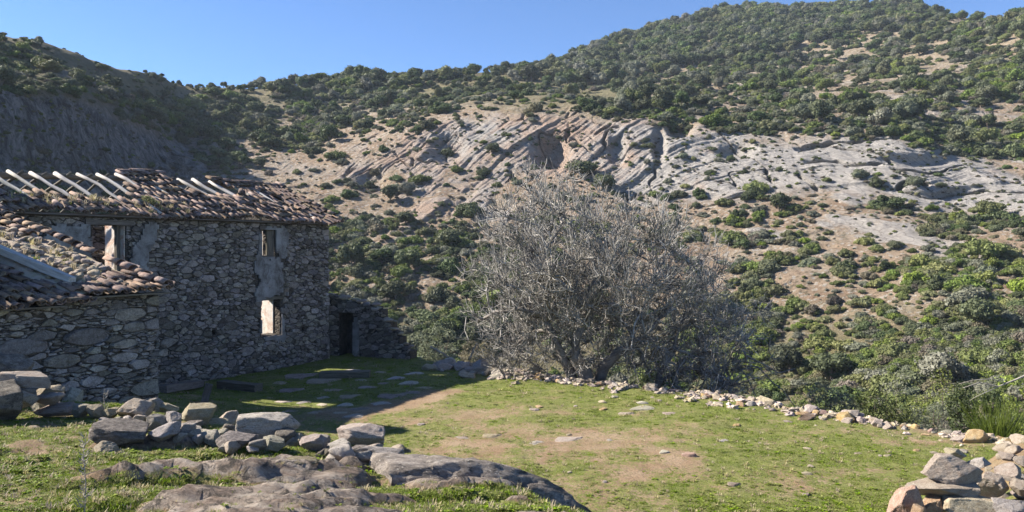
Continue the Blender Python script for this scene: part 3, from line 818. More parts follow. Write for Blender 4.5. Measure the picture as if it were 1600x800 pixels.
lowband = rock.ravel()[(ii // (rock.shape[1] - 1)) * rock.shape[1] + ii % (rock.shape[1] - 1)]
rr = np.where((lowband > 0.5) & ~fo, rr * 0.75, rr)
rr = np.where((bpx < 430) & (bpy_ < np.interp(bpx, [0, 100, 200, 300, 430], [80, 92, 128, 148, 152])), rr * np.interp(bpx, [60, 120, 330, 430], [0.8, 0.5, 0.5, 0.9]), rr)
u = rng.uniform(0, 1, len(ii))
patch = fbm2(jx / 14, jy / 18, 3, 111)
# which kind grows: darker oak uphill and left, yellow-green and mid green low at the right, brownish scrub scattered
pd = np.clip(0.42 + 0.5 * patch + 0.15 * (bpx < 450) - 0.18 * ((bpx > 1100) & (bpy_ > 330)), 0.1, 0.9)
py_ = np.clip(0.16 + 0.5 * fbm2(jx / 9, jy / 12, 3, 113) + 0.32 * ((bpx > 1100) & (bpy_ > 330)) + 0.12 * ((bpx > 900) & (bpy_ < 220)), 0.02, 0.6)
kind = np.where(u < pd, 0, np.where(u < pd + (1 - pd) * 0.45, 2, np.where(u < pd + (1 - pd) * (0.45 + py_ * 0.5), 6, np.where(u < pd + (1 - pd) * 0.9, 4, 8))))
kind = kind + rng.integers(0, 2, len(ii))
istree = fo | ((rr > 1.5) & (rng.uniform(0, 1, len(ii)) < 0.35)) | ((bpy_ < np.interp(bpx, [0, 100, 200, 300, 400, 540, 820], [76, 88, 122, 142, 150, 138, 130])) & (bpx < 830))
kind = np.where(istree, np.where(u < 0.6, 10, np.where(u < 0.85, 11, 12)), kind)
# small scrub dots on open ground
lam2 = np.where(vis & ~isfor & (wy < 260), area / 120.0 * np.where(cov < 0.45, 1.0, 0.45), 0)
i2 = np.repeat(np.arange(lam2.size), rng.poisson(lam2).ravel())
r2 = rng.uniform(0.12, 0.36, len(i2)) * np.interp(wy.ravel()[i2], [60, 200], [0.9, 1.6])
k2 = rng.choice([0, 2, 4, 5, 6, 8, 9], len(i2), p=[.1, .1, .2, .15, .15, .15, .15])
ax = np.concatenate([jx, wx.ravel()[i2]]); ay = np.concatenate([jy, wy.ravel()[i2]]); az = np.concatenate([jz, wz.ravel()[i2]])
ar_ = np.concatenate([rr, r2]); ak = np.concatenate([kind, k2])
apx = np.concatenate([bpx, cxy(PXX).ravel()[i2]]); apy = np.concatenate([bpy_, cxy(PYY).ravel()[i2]])
# plants that stand apart in the photograph
SOLO = [(912, 268, 2.6, 10), (1142, 372, 1.75, 2), (1175, 300, 2.2, 0), (700, 412, 2.6, 0), (1515, 465, 2.1, 4), (655, 275, 2.0, 2), (615, 290, 1.9, 4), (735, 325, 2.3, 0), (690, 160, 3.2, 0),
        (545, 300, 1.6, 0), (218, 155, 2.2, 2), (165, 140, 2.6, 4), (300, 150, 2.4, 2), (1085, 100, 3.4, 6), (1180, 290, 2.0, 2), (1040, 305, 1.4, 0), (1060, 300, 1.4, 1), (1090, 300, 1.3, 0),
        (1345, 270, 1.5, 4), (1370, 285, 1.4, 0), (1430, 280, 1.8, 4), (1450, 355, 1.6, 2), (630, 420, 2.0, 3), (560, 420, 2.0, 0), (1010, 250, 0.9, 4), (990, 222, 0.9, 2), (1065, 240, 1.2, 5)]
sx, sy, sz, sr, sk, spx, spy = [], [], [], [], [], [], []
for (px, py, r, k) in SOLO:
    j = np.argmin((SPX - px) ** 2 + (SPY - (py + r * F / 130 * 0.5)) ** 2 + 1e6 * (VY < 50))
    sx.append(VX.ravel()[j]); sy.append(VY.ravel()[j]); sz.append(VZ.ravel()[j]); sr.append(r); sk.append(k); spx.append(px); spy.append(py)
ax, ay, az = np.concatenate([sx, ax]), np.concatenate([sy, ay]), np.concatenate([sz, az])
ar_, ak = np.concatenate([sr, ar_]), np.concatenate([sk, ak]).astype(int)
apx, apy = np.concatenate([spx, apx]), np.concatenate([spy, apy])
arot = np.stack([rng.normal(0, 0.06, len(ax)), rng.normal(0, 0.06, len(ax)), rng.uniform(0, 6.28, len(ax))], -1)
asc = np.stack([ar_ * rng.uniform(0.85, 1.25, len(ax)), ar_ * rng.uniform(0.85, 1.25, len(ax)), ar_ * rng.uniform(0.75, 1.1, len(ax))], -1)
az = az - 0.10 * ar_
app = ar_ / ay
hid = ((apx < 515) & (apy > 285)) | (apx < -20) | (apx > 1620) | ((apx > 515) & (apx < 640) & (apy > 500)) | ((apx > 840) & (apx < 1080) & (apy > 380)) | (apy > 655)
app[:len(SOLO)] *= 3
order = np.argsort(-np.where(hid, 0, app))
single = order[:290]
rest = order[290:]
scatter('hillside_scrub', np.stack([ax, ay, az], -1)[rest], asc[rest], arot[rest], ak[rest], protos, 'mass of evergreen shrubs and small trees covering the far hillside', 'scrub')
def place_words(px, py):
    if px < 330: return 'on the shaded spur above the left cliff' if py < 285 else 'low behind the ruined house'
    if px < 520: return 'in the wooded gully beyond the broken roof'
    if px < 800:
        return 'near the crest above the middle slope' if py < 190 else ('on the bare pinkish slope right of the house roof' if py < 320 else 'on the green slope between house and bare tree')
    if px < 1120:
        return 'among the woods above the tilted rock band' if py < 190 else ('on the tilted grey rock band' if py < 310 else 'on the stony slope behind the bare tree')
    if py < 215: return 'on the upper right slope above the pale rock'
    if py < 350: return 'on the pale rock slabs at the right'
    return 'on the low right slope under the pale rock' if py < 500 else 'in the valley scrub past the terrace edge at right'
for i in single:
    me, w = KINDS[ak[i]]
    k = int(ak[i])
    nm = 'round_tree' if k >= 10 else 'evergreen_bush'
    o = obj(nm, me, None, (ax[i], ay[i], az[i]), tuple(arot[i]), tuple(asc[i]))
    wd = place_words(apx[i], apy[i])
    size = 'large' if ar_[i] > 1.7 else ('middling' if ar_[i] > 1.2 else 'small')
    tag(o, '%s %s %s %s' % (size, w, 'round tree' if k >= 10 else 'bush', wd), 'tree' if k >= 10 else 'bush', '%s %s %s %s' % (size, w, 'trees' if k >= 10 else 'bushes', wd))
# ------------------------------------------------------------------ masonry
def clip_half(poly, nx, nz, d):
    """keep the side nx*x + nz*z <= d"""
    out = []
    for i in range(len(poly)):
        a, b = poly[i], poly[(i + 1) % len(poly)]
        fa, fb = nx * a[0] + nz * a[1] - d, nx * b[0] + nz * b[1] - d
        if fa <= 0: out.append(a)
        if (fa < 0 < fb) or (fb < 0 < fa):
            t = fa / (fa - fb); out.append((a[0] + t * (b[0] - a[0]), a[1] + t * (b[1] - a[1])))
    return out

def parea(p): return 0.5 * abs(sum(p[i][0] * p[(i + 1) % len(p)][1] - p[(i + 1) % len(p)][0] * p[i][1] for i in range(len(p))))

def rubble(x0, x1, z0, z1, rads, seed, stretch=1.75, holes=(), skip=None, top=None):
    """irregular coursed stones filling a wall face: power cells of packed discs, stretched sideways"""
    rg = np.random.default_rng(seed)
    W, H = (x1 - x0), (z1 - z0) * stretch
    P = np.zeros((0, 2)); Rd = np.zeros(0)
    for r, tries in rads:
        for _ in range(tries):
            q = np.array([rg.uniform(-0.1, W + 0.1), rg.uniform(-0.1, H + 0.1)]); rj = r * rg.uniform(0.8, 1.25)
            if len(P) == 0 or np.all(np.hypot(*(P - q).T) > 0.70 * (Rd + rj)):
                P = np.vstack([P, q]); Rd = np.append(Rd, rj)
    polys = []
    for i in range(len(P)):
        poly = [(0, 0), (W, 0), (W, H), (0, H)]
        dd = np.hypot(*(P - P[i]).T)
        for j in np.argsort(dd)[1:26]:
            dx, dz = P[j] - P[i]; L2 = dx * dx + dz * dz
            k = (L2 + Rd[i] ** 2 - Rd[j] ** 2) / 2
            d = dx * P[i][0] + dz * P[i][1] + k
            poly = clip_half(poly, dx, dz, d)
            if len(poly) < 3: break
        if len(poly) < 3: continue
        poly = [(x0 + p[0], z0 + p[1] / stretch) for p in poly]
        for (hx0, hx1, hz0, hz1) in holes:
            if len(poly) < 3: break
            cx = sum(p[0] for p in poly) / len(poly); cz = sum(p[1] for p in poly) / len(poly)
            if max(p[0] for p in poly) < hx0 or min(p[0] for p in poly) > hx1 or max(p[1] for p in poly) < hz0 or min(p[1] for p in poly) > hz1: continue
            s = [hx0 - cx, cx - hx1, hz0 - cz, cz - hz1]; k = int(np.argmax(s))
            if s[k] < -0.03: poly = []; break
            poly = clip_half(poly, *[(1, 0, hx0), (-1, 0, -hx1), (0, 1, hz0), (0, -1, -hz1)][k])
        if len(poly) < 3 or parea(poly) < 0.002: continue
        cx = sum(p[0] for p in poly) / len(poly); cz = sum(p[1] for p in poly) / len(poly)
        if skip and skip(cx, cz): continue
        if top is not None and cz > top(cx): continue
        polys.append((poly, cx, cz))
    return polys

def stone_geo(poly, cx, cz, gap, depth, rg):
    """one face stone: outline shrunk by the joint, corners knocked off, face proud and uneven; -y is outward"""
    q = []
    n = len(poly)
    for i in range(n):
        a, b, c = poly[i - 1], poly[i], poly[(i + 1) % n]
        la = math.dist(a, b); lc = math.dist(b, c)
        if min(la, lc) < 0.012: continue
        f = 0.15
        if n >= 7: q.append(b)
        else:
            q.append((b[0] + (a[0] - b[0]) * f, b[1] + (a[1] - b[1]) * f)); q.append((b[0] + (c[0] - b[0]) * f, b[1] + (c[1] - b[1]) * f))
    if len(q) < 3: q = list(poly)
    m = len(q)
    r = math.sqrt(parea(q) / math.pi) + 1e-4
    hx = max(1e-3, 0.5 * (max(p[0] for p in q) - min(p[0] for p in q))); hz = max(1e-3, 0.5 * (max(p[1] for p in q) - min(p[1] for p in q)))
    kx, kz = max(0.6, 1 - gap / hx), max(0.55, 1 - gap / hz)
    tx, tz = rg.normal(0, 0.10), rg.normal(0, 0.10)
    V = []
    for ring, (s, dep) in enumerate(((1.0, -0.04), (0.985, depth * 0.55), (rg.uniform(0.80, 0.92), depth))):
        for (x, z) in q:
            xx, zz = (x - cx) * s * kx, (z - cz) * s * kz
            if ring: xx += rg.normal(0, 0.006); zz += rg.normal(0, 0.006)
            y = -(dep + (xx * tx + zz * tz if ring == 2 else 0) + (rg.normal(0, 0.008) if ring else 0))
            V.append((xx, y, zz))
    V.append((rg.normal(0, 0.02), -(depth * rg.uniform(0.95, 1.15)), rg.normal(0, 0.01)))
    Fc = []
    for g in (0, 1):
        for i in range(m):
            a, b = g * m + i, g * m + (i + 1) % m
            Fc.append((a, b, b + m, a + m))
    for i in range(m): Fc.append((2 * m + i, 2 * m + (i + 1) % m, 3 * m))
    # poly from the clipper runs counter-clockwise in (x, z): seen from -y that is outward
    return V, Fc

def face_stones(parent, polys, mat, limit, seed, name='stone', gap=0.008, depth=(0.02, 0.06), place=None):
    """the largest stones as parts of their own, the small rest joined"""
    rg = np.random.default_rng(seed)
    polys = sorted(polys, key=lambda p: -parea(p[0]))
    rest = MB()
    for i, (poly, cx, cz) in enumerate(polys):
        V, Fc = stone_geo(poly, cx, cz, gap, rg.uniform(*depth), rg)
        if i < limit:
            obj(name, mesh(name, V, Fc, mat), parent, (cx, 0, cz))
        else: rest.add([(v[0] + cx, v[1], v[2] + cz) for v in V], Fc)
    if rest.v:
        tag(obj('chinking_stones', rest.mesh('chinking_stones', mat), parent), kind='stuff')

def wall_boxes(mb, x0, x1, y0, y1, z0, z1, holes=(), top=None, step=0.5):
    """wall body with openings, built from butted boxes"""
    cuts = sorted({x0, x1, *[h[0] for h in holes], *[h[1] for h in holes]} | ({x0 + i * step for i in range(1, int((x1 - x0) / step))} if top else set()))
    cuts = [c for c in cuts if x0 <= c <= x1]
    for a, b in zip(cuts[:-1], cuts[1:]):
        if b - a < 1e-3: continue
        m = 0.5 * (a + b); zt = top(m) if top else z1
        hs = sorted([h for h in holes if h[0] < m < h[1]], key=lambda h: h[2])
        z = z0
        for h in hs:
            if h[2] > z: mb.box((a, y0, z), (b, y1, min(h[2], zt)))
            z = h[3]
        if zt > z + 0.01: mb.box((a, y0, z), (b, y1, zt))

def ragged_plaster(name, parent, x0, x1, z0, z1, y, mat, seed, holes=(), thick=0.02, step=0.055, axis='xz', edge=0.16, keep=-0.15):
    """a patch of plaster with a broken outline, standing proud of the stones"""
    nx, nz = max(2, int((x1 - x0) / step)), max(2, int((z1 - z0) / step))
    gx, gz = np.linspace(x0, x1, nx + 1), np.linspace(z0, z1, nz + 1)
    A, B = np.meshgrid(gx, gz)
    n = fbm2(A * 2.3 + seed, B * 2.3, 4, seed)
    ed = np.minimum(np.minimum(A - x0, x1 - A), np.minimum(B - z0, z1 - B))
    val = n + np.clip(ed / edge, 0, 1) * 1.0 - 0.35
    bmp = thick * (1 + 0.5 * fbm2(A * 5, B * 5, 3, seed + 3))
    V, idx, Fc = [], {}, []
    def vid(j, i, lay):
        k = (j, i, lay)
        if k not in idx:
            idx[k] = len(V); d = y - (bmp[j, i] if lay == 0 else -0.02)
            V.append((A[j, i], d, B[j, i]) if axis == 'xz' else (d, A[j, i], B[j, i]))
        return idx[k]
    on = np.zeros((nz, nx), bool)
    for j in range(nz):
        for i in range(nx):
            c = (gx[i] + gx[i + 1]) / 2; d = (gz[j] + gz[j + 1]) / 2
            if any(h[0] - 0.002 < c < h[1] + 0.002 and h[2] - 0.002 < d < h[3] + 0.002 for h in holes): continue
            on[j, i] = val[j:j + 2, i:i + 2].mean() > keep + 0.15
    for j in range(nz):
        for i in range(nx):
            if not on[j, i]: continue
            Fc.append((vid(j, i, 0), vid(j, i + 1, 0), vid(j + 1, i + 1, 0), vid(j + 1, i, 0)))
            for dj, di, e in ((-1, 0, ((j, i), (j, i + 1))), (1, 0, ((j + 1, i + 1), (j + 1, i))), (0, -1, ((j + 1, i), (j, i))), (0, 1, ((j, i + 1), (j + 1, i + 1)))):
                jj, k = j + dj, i + di
                if not (0 <= jj < nz and 0 <= k < nx) or not on[jj, k]:
                    (a, b), (c, d) = e
                    Fc.append((vid(a, b, 0), vid(a, b, 1), vid(c, d, 1), vid(c, d, 0)))
    return obj(name, mesh(name, V, Fc, mat), parent)

# ------------------------------------------------------------------ barrel tile
def tile_geo(L=0.40, r0=0.084, r1=0.066, th=0.013, seg=6, flip=False):
    V, Fc = [], []
    for y, r in ((0.0, r0), (L, r1)):
        for rr_ in (r, r - th):
            for k in range(seg + 1):
                a = math.pi * k / seg
                z = rr_ * math.sin(a) * 0.85
                V.append((rr_ * math.cos(a), y, -z if flip else z))
    n = seg + 1
    o0, i0, o1, i1 = 0, n, 2 * n, 3 * n
    for k in range(seg):
        Fc += [(o0 + k, o0 + k + 1, o1 + k + 1, o1 + k), (i0 + k, i1 + k, i1 + k + 1, i0 + k + 1), (o0 + k, i0 + k, i0 + k + 1, o0 + k + 1), (o1 + k, o1 + k + 1, i1 + k + 1, i1 + k)]
    Fc += [(o0, o1, i1, i0), (o0 + seg, i0 + seg, i1 + seg, o1 + seg)]
    return V, Fc
TILE = mesh('roof_tile', *tile_geo(), M_tile, True)
PAN_V, PAN_F = tile_geo(flip=True, seg=4)

def tile_field(parent, tiles, limit):
    """cover tiles as parts, the channel tiles below and the overflow joined"""
    pans = MB()
    for i, (loc, rot, s) in enumerate(tiles):
        m = Matrix.LocRotScale(Vector(loc), Matrix.Rotation(0, 3, 'Z').to_quaternion(), None)
        e = Matrix.Translation(Vector(loc)) @ (Matrix.Rotation(rot[2], 4, 'Z') @ Matrix.Rotation(rot[1], 4, 'Y') @ Matrix.Rotation(rot[0], 4, 'X'))
        off = e @ Vector((0.085, 0.03, 0.035))
        e2 = Matrix.Translation(off) @ e.to_quaternion().to_matrix().to_4x4()
        pans.add([e2 @ Vector(v) for v in PAN_V], PAN_F)
        if i < limit:
            obj('roof_tile', TILE, parent, loc, rot, s)
        else:
            V, Fc = tile_geo(); pans.add([e @ Vector(v) for v in V], Fc)
    tag(obj('channel_tiles', pans.mesh('channel_tiles', M_tile, False), parent), kind='stuff')

# ------------------------------------------------------------------ the ruined two-storey house
O = Vector((-5.9, 25.3, 0)); HA = math.atan2(0.882, 0.4712)
house = empty('stone_house', O, HA)
tag(house, 'ruined two-storey rubble stone house with a half collapsed clay tile roof', 'house')
FH = [(-2.86, -2.31, 3.28, 4.08), (-2.86, -2.12, 1.0, 2.03), (-8.05, -7.2, 2.5, 4.1), (-4.62, -4.5, 1.22, 1.36), (-1.2, -1.1, 1.0, 1.12)]
mb = MB(); wall_boxes(mb, -13.0, 0, 0.0, 0.5, -0.4, 4.28, FH)
front = obj('front_wall', mb.mesh('front_wall', M_core), house)
plz = [(-3.18, -1.86, 2.05, 4.24), (-3.05, -1.92, 0.85, 2.2), (-8.75, -8.1, 3.2, 4.2), (-7.1, -6.5, 3.0, 4.15)]
pol = rubble(-10.6, 0.02, -0.25, 4.27, [(0.24, 40), (0.17, 420), (0.115, 2600), (0.075, 6500)], 11, 2.1, FH + [(-2.95, -2.2, 4.08, 4.2), (-2.95, -2.05, 2.03, 2.13)],
             skip=lambda x, z: any(p[0] + 0.05 < x < p[1] - 0.05 and p[2] < z < p[3] for p in plz[:2]) and fbm2(x * 2.3, z * 2.3, 3, 5) > 0.1)
face_stones(front, pol, M_stone, 300, 12)
ragged_plaster('window_surround', front, -3.22, -1.82, 1.95, 4.25, -0.05, M_plaster, 21, FH, edge=0.28, keep=0.0)
ragged_plaster('window_surround', front, -3.1, -1.88, 0.75, 1.93, -0.05, M_plaster, 22, FH, edge=0.3, keep=0.02)
ragged_plaster('plaster_patch', front, -9.4, -8.05, 2.9, 4.22, -0.09, M_plaster, 23, FH, edge=0.4, keep=0.05)
ragged_plaster('plaster_patch', front, -7.2, -6.35, 2.7, 4.2, -0.09, M_plaster, 24, FH, edge=0.4, keep=0.0)
# lintels and window woodwork
def timber(name, parent, p0, p1, w, h, mat, loc=(0, 0, 0), jit=0.008):
    mbx = MB(); d = Vector(p1) - Vector(p0); L = d.length
    n = 4
    V = []
    for i in range(n + 1):
        for (sy, sz) in ((-1, -1), (1, -1), (1, 1), (-1, 1)):
            V.append((L * i / n, sy * w / 2 + random.uniform(-jit, jit), sz * h / 2 + random.uniform(-jit, jit)))
    Fc = []
    for i in range(n):
        for k in range(4):
            a = i * 4 + k; b = i * 4 + (k + 1) % 4
            Fc.append((a, b, b + 4, a + 4))
    Fc += [(3, 2, 1, 0), (n * 4, n * 4 + 1, n * 4 + 2, n * 4 + 3)]
    mbx.add(V, Fc)
    o = obj(name, mbx.mesh(name, mat), parent, p0)
    o.rotation_euler = d.to_track_quat('X', 'Z').to_euler()
    return o
timber('lintel', front, (-2.95, 0.10, 4.14), (-2.2, 0.10, 4.14), 0.3, 0.10, M_wood_dk)
timber('lintel', front, (-2.98, 0.08, 2.08), (-2.02, 0.08, 2.08), 0.3, 0.09, M_wood_dk)
timber('lintel', front, (-8.25, 0.10, 4.16), (-7.0, 0.10, 4.16), 0.34, 0.11, M_wood_dk)
wf = timber('window_frame', house, (-2.82, 0.06, 3.28), (-2.82, 0.06, 4.07), 0.06, 0.06, M_wood_dk)
timber('window_frame', house, (-2.36, 0.06, 3.28), (-2.36, 0.06, 4.07), 0.06, 0.06, M_wood_dk)
timber('window_frame', house, (-2.83, 0.06, 3.31), (-2.33, 0.06, 3.31), 0.06, 0.05, M_wood_dk)
timber('window_mullion', house, (-2.58, 0.06, 3.33), (-2.58, 0.06, 4.07), 0.05, 0.05, M_wood_dk)
timber('shutter_board', house, (-2.47, 0.05, 3.33), (-2.47, 0.05, 4.07), 0.03, 0.17, M_wood_dk)
timber('door_frame', house, (-8.0, 0.2, 2.5), (-8.0, 0.2, 4.1), 0.08, 0.08, M_wood_dk)
timber('door_frame', house, (-7.27, 0.2, 2.5), (-7.27, 0.2, 4.1), 0.10, 0.10, M_wood_dk)
# the other walls: right gable, back wall fallen low on the right, cross wall
mb = MB()
for i in range(9):
    y0 = 0.5 + i * 0.4888; y1 = y0 + 0.4888; ym = (y0 + y1) / 2
    mb.box((-0.5, y0, -0.4), (0.0, y1, 4.2 + (1.25 * (1 - abs(ym - 2.44) / 2.5) if ym < 3.2 else -0.5)))
gable = obj('gable_wall', mb.mesh('gable_wall', M_core), house)
mb = MB(); wall_boxes(mb, -13.0, -0.5, 4.4, 4.9, -0.4, 4.2, (), top=lambda x: 4.2 if x < -4.2 else 1.5 + 0.25 * math.sin(x * 5))
backw = obj('back_wall', mb.mesh('back_wall', M_core), house)
pol = rubble(-7.5, -4.2, 1.8, 4.2, [(0.2, 120), (0.13, 700), (0.09, 1200)], 31, 2.0)
mbx = MB()
rg_ = np.random.default_rng(3)
for (p, cx, cz) in pol:
    V, Fc = stone_geo(p, cx, cz, 0.013, 0.05, rg_); mbx.add([(v[0] + cx, v[1] + 4.4, v[2] + cz) for v in V], Fc)
tag(obj('chinking_stones', mbx.mesh('chinking_stones', M_stone), backw), kind='stuff')
mb = MB(); mb.box((-6.75, 0.5, -0.4), (-6.4, 1.40, 4.25)); cross = obj('cross_wall', mb.mesh('cross_wall', M_core), house)
mb = MB(); mb.box((-13.0, 0.5, -0.4), (-12.5, 4.4, 4.9)); obj('gable_wall', mb.mesh('gable_wall', M_core), house)
ragged_plaster('inner_plaster', cross, 0.52, 1.39, 1.8, 4.2, -6.752, M_plaster_in, 25, (), axis='yz', edge=0.05, keep=-0.6)
ragged_plaster('inner_plaster', gable, 0.55, 4.2, 0.0, 4.1, -0.503, M_plaster_in, 26, (), axis='yz', edge=0.05, keep=-0.6)
# white reveals of the openings
for (x, z0, z1) in ((-7.2, 2.5, 4.1), (-2.12, 1.0, 2.03)):
    mb = MB(); mb.box((x - 0.022, 0.02 if x < -5 else 0.26, z0 + 0.01), (x - 0.002, 0.48, z1 - 0.01)); obj('opening_reveal', mb.mesh('opening_reveal', M_plaster_in), front)
# unseen stack past the left ridge end, added for its shadow tip
mb = MB()
mb.box((-10.55, 1.35, 4.3), (-9.9, 2.05, 6.55)); mb.box((-10.62, 1.28, 6.55), (-9.83, 2.12, 6.66)); mb.box((-10.4, 1.5, 6.66), (-10.05, 1.9, 6.95))
obj('unseen_chimney', mb.mesh('unseen_chimney', M_core), house)

# roof
SLOPE = 0.483; RA = math.atan(SLOPE)
def roof_z(x, y): return 4.33 + (y + 0.25) * SLOPE + 0.05 * math.sin(x * 1.3) + 0.035 * math.sin(x * 3.1 + y * 2)
mb = MB(); mb.box((-10.9, 0.03, 4.282), (0.05, 0.22, 4.36)); mb.box((-10.9, -0.26, 4.296), (0.15, 0.02, 4.318))
roof = obj('roof', mb.mesh('roof', M_wood_dk), house)
tiles = []
rt_ = np.random.default_rng(5)
pitch = 0.31
for ci in range(66):
    x = -10.9 + ci * 0.1715
    for ri in range(9):
        y = -0.30 + ri * pitch
        xr = x + 0.06 * math.sin(ri * 2.1 + ci)
        if x < -6.15: full = y < 0.32 + 0.25 * rt_.uniform(-1, 1) + (0.35 if x > -6.6 else 0)
        elif x < -5.65: full = y < 1.3 + 0.4 * rt_.uniform(-1, 1)
        elif x < -4.45: full = True
        elif x < -2.75: full = y < 0.95 + 0.25 * rt_.uniform(-1, 1) - 0.12 * (x + 3.6)
        elif x < -1.9: full = not (1.0 < y < 1.9) or rt_.uniform() < 0.25
        else: full = rt_.uniform() < 0.97
        if x > -0.05 and y > 0.4 and False: full = False
        if not full: continue
        loose = rt_.uniform() < 0.10
        yy = y + rt_.normal(0, 0.025)
        tiles.append(((xr + rt_.normal(0, 0.012), yy, roof_z(xr, yy) + 0.045 + rt_.normal(0, 0.008) + (0.03 if loose else 0)),
                      (RA - 0.05 + rt_.normal(0, 0.03), rt_.normal(0, 0.05), rt_.normal(0, 0.045) + (rt_.normal(0, 0.35) if loose else 0)), (1, 1, 1)))
tiles.sort(key=lambda t: -t[0][0] * 0.0 - t[0][1] * 0 + (t[0][0] < -10.4))
tile_field(roof, tiles, 285)
# ridge caps on the two standing pieces, lying along the ridge
for (xa, xb) in ((-5.62, -4.5), (-2.55, 0.05)):
    x = xa
    while x < xb:
        obj('ridge_tile', TILE, roof, (x + 0.38, 2.44, roof_z(x, 2.44) + 0.05), (0.02, 0, R(90) + random.uniform(-0.08, 0.08)), (1.5, 1.0, 1.3)); x += 0.34
# verge tiles down the right gable edge
for ri in range(9):
    y = -0.3 + ri * pitch
    obj('verge_tile', TILE, roof, (0.32, y, roof_z(0.3, y) + 0.10 + random.uniform(-0.01, 0.02)), (RA - 0.04, random.uniform(-0.1, 0.1), random.uniform(-0.06, 0.06)), (1.05, 1, 1))
# ridge beam and rafters
def pole(name, parent, p0, p1, r, mat, bend=0.02, n=7):
    mbx = MB(); p0, p1 = Vector(p0), Vector(p1); d = p1 - p0; L = d.length
    pts, rads = [], []
    for i in range(n):
        t = i / (n - 1)
        pts.append((L * t, random.uniform(-bend, bend), random.uniform(-bend, bend) + bend * math.sin(t * 3.1))); rads.append(r * random.uniform(0.88, 1.1) * (1.05 - 0.15 * t))
    mbx.tube(pts, rads, 7)
    o = obj(name, mbx.mesh(name, mat, True), parent, p0)
    o.rotation_euler = d.to_track_quat('X', 'Z').to_euler()
    return o
pole('ridge_beam', roof, (-10.8, 1.75, 5.10), (-5.4, 2.40, 5.46), 0.075, M_wood_dk, 0.02, 12)
pole('ridge_beam', roof, (-5.4, 2.40, 5.46), (0.0, 2.44, 5.48), 0.075, M_wood_dk, 0.02, 12)
for (xt, xb, yt) in ((-9.45, -9.15, 1.75), (-8.93, -8.6, 1.8), (-8.36, -8.05, 1.85), (-7.72, -7.5, 1.95), (-7.02, -6.78, 2.1), (-6.42, -6.25, 2.2), (-5.75, -5.7, 2.4), (-5.1, -5.1, 2.4), (-4.3, -4.15, 2.4), (-3.76, -3.5, 2.42), (-3.24, -2.95, 2.42), (-2.62, -2.4, 2.42), (-1.9, -1.85, 2.42), (-1.2, -1.2, 2.42), (-0.5, -0.5, 2.42)):
    zt = 5.26 + (yt - 1.75) * 0.40
    yb = -0.1
    pole('rafter', roof, (xt, yt + 0.02, zt + 0.06), (xb - 0.02, yb, 4.40), 0.046 * random.uniform(0.85, 1.12), M_wood, 0.022)
for (xt, yt) in ((-9.2, 1.75), (-8.6, 1.82), (-8.0, 1.9), (-7.3, 2.0), (-6.7, 2.1), (-6.1, 2.25), (-5.2, 2.35), (-4.0, 2.4), (-3.1, 2.4)):
    zt = 5.26 + (yt - 1.75) * 0.40
    pole('rafter', roof, (xt, yt - 0.08, zt + 0.07), (xt - 0.12, 4.6, 4.25), 0.036, M_wood_dk, 0.02)

# ------------------------------------------------------------------ the lean-to shed in front of it
S = O + Matrix.Rotation(HA, 3, 'Z') @ Vector((-10.18, -5.0, 0))
shed = empty('stone_shed', S, HA)
tag(shed, 'low rubble stone lean-to at the left with stripped tile roof and fallen beam', 'shed')
stop = lambda x: 2.78 + 0.035 * x
mb = MB(); wall_boxes(mb, -6.0, 0, 0.0, 0.5, 0.0, 2.78, (), top=stop)
sfront = obj('front_wall', mb.mesh('front_wall', M_core), shed)
pol = rubble(-3.6, 0.02, 0.25, 2.8, [(0.34, 14), (0.22, 60), (0.14, 330), (0.085, 1500), (0.055, 4000)], 41, 2.7, top=lambda x: stop(x) - 0.02)
face_stones(sfront, pol, M_stone_shed, 295, 42, gap=0.008, depth=(0.02, 0.075))
mb = MB()
for i in range(10):
    y0 = 0.5 + i * 0.445; mb.box((-0.5, y0, 0.0), (0.0, y0 + 0.445, 2.72 + (y0 + 0.2) * 0.27))
obj('gable_wall', mb.mesh('gable_wall', M_core), shed)
mb = MB(); mb.box((-6.0, 2.3, 0.0), (-1.85, 4.85, 4.6)); obj('unseen_shade_block', mb.mesh('unseen_shade_block', M_core), shed)  # unseen block, added to shade the left part of the shed roof
mb = MB(); mb.box((-3.6, -0.26, 2.66), (-1.8, 0.0, 2.685)); mb.box((-1.8, -0.26, 2.77), (0.06, 0.0, 2.795))
sroof = obj('roof', mb.mesh('roof', M_wood_dk), shed)
SA = math.atan(0.27)
def szr(x, y): return 2.87 + (y + 0.2) * 0.27 + 0.03 * x
# bed of mud and stones along the gable edge
gxs = np.linspace(-1.75, -0.02, 40); gys = np.linspace(-0.12, 4.6, 90)
A, B = np.meshgrid(gxs, gys)
Zb = 2.84 + (B + 0.2) * 0.27 + 0.05 * fbm2(A * 3, B * 3, 4, 55) - 0.22 * sstep(-1.5, -1.75, A) - 0.02
bedm = mesh('roof_bed', np.stack([A, B, Zb], -1).reshape(-1, 3), grid_faces(*A.shape), None, True)
def bed_mat():
    t = NT('roof_mud_bed'); v = t.coord(offset_random=False)
    c = t.ramp(t.noise(v, 3, 8, 0.7), [(0.3, (0.28, 0.21, 0.16)), (0.5, (0.44, 0.36, 0.29)), (0.65, (0.30, 0.275, 0.16)), (0.8, (0.52, 0.46, 0.39))])
    return t.done(c, 0.95, t.bump(t.noise(v, 14, 8, 0.75), 0.9, 0.05))
bedm.materials.append(bed_mat())
bed_o = obj('roof_bed', bedm, sroof)
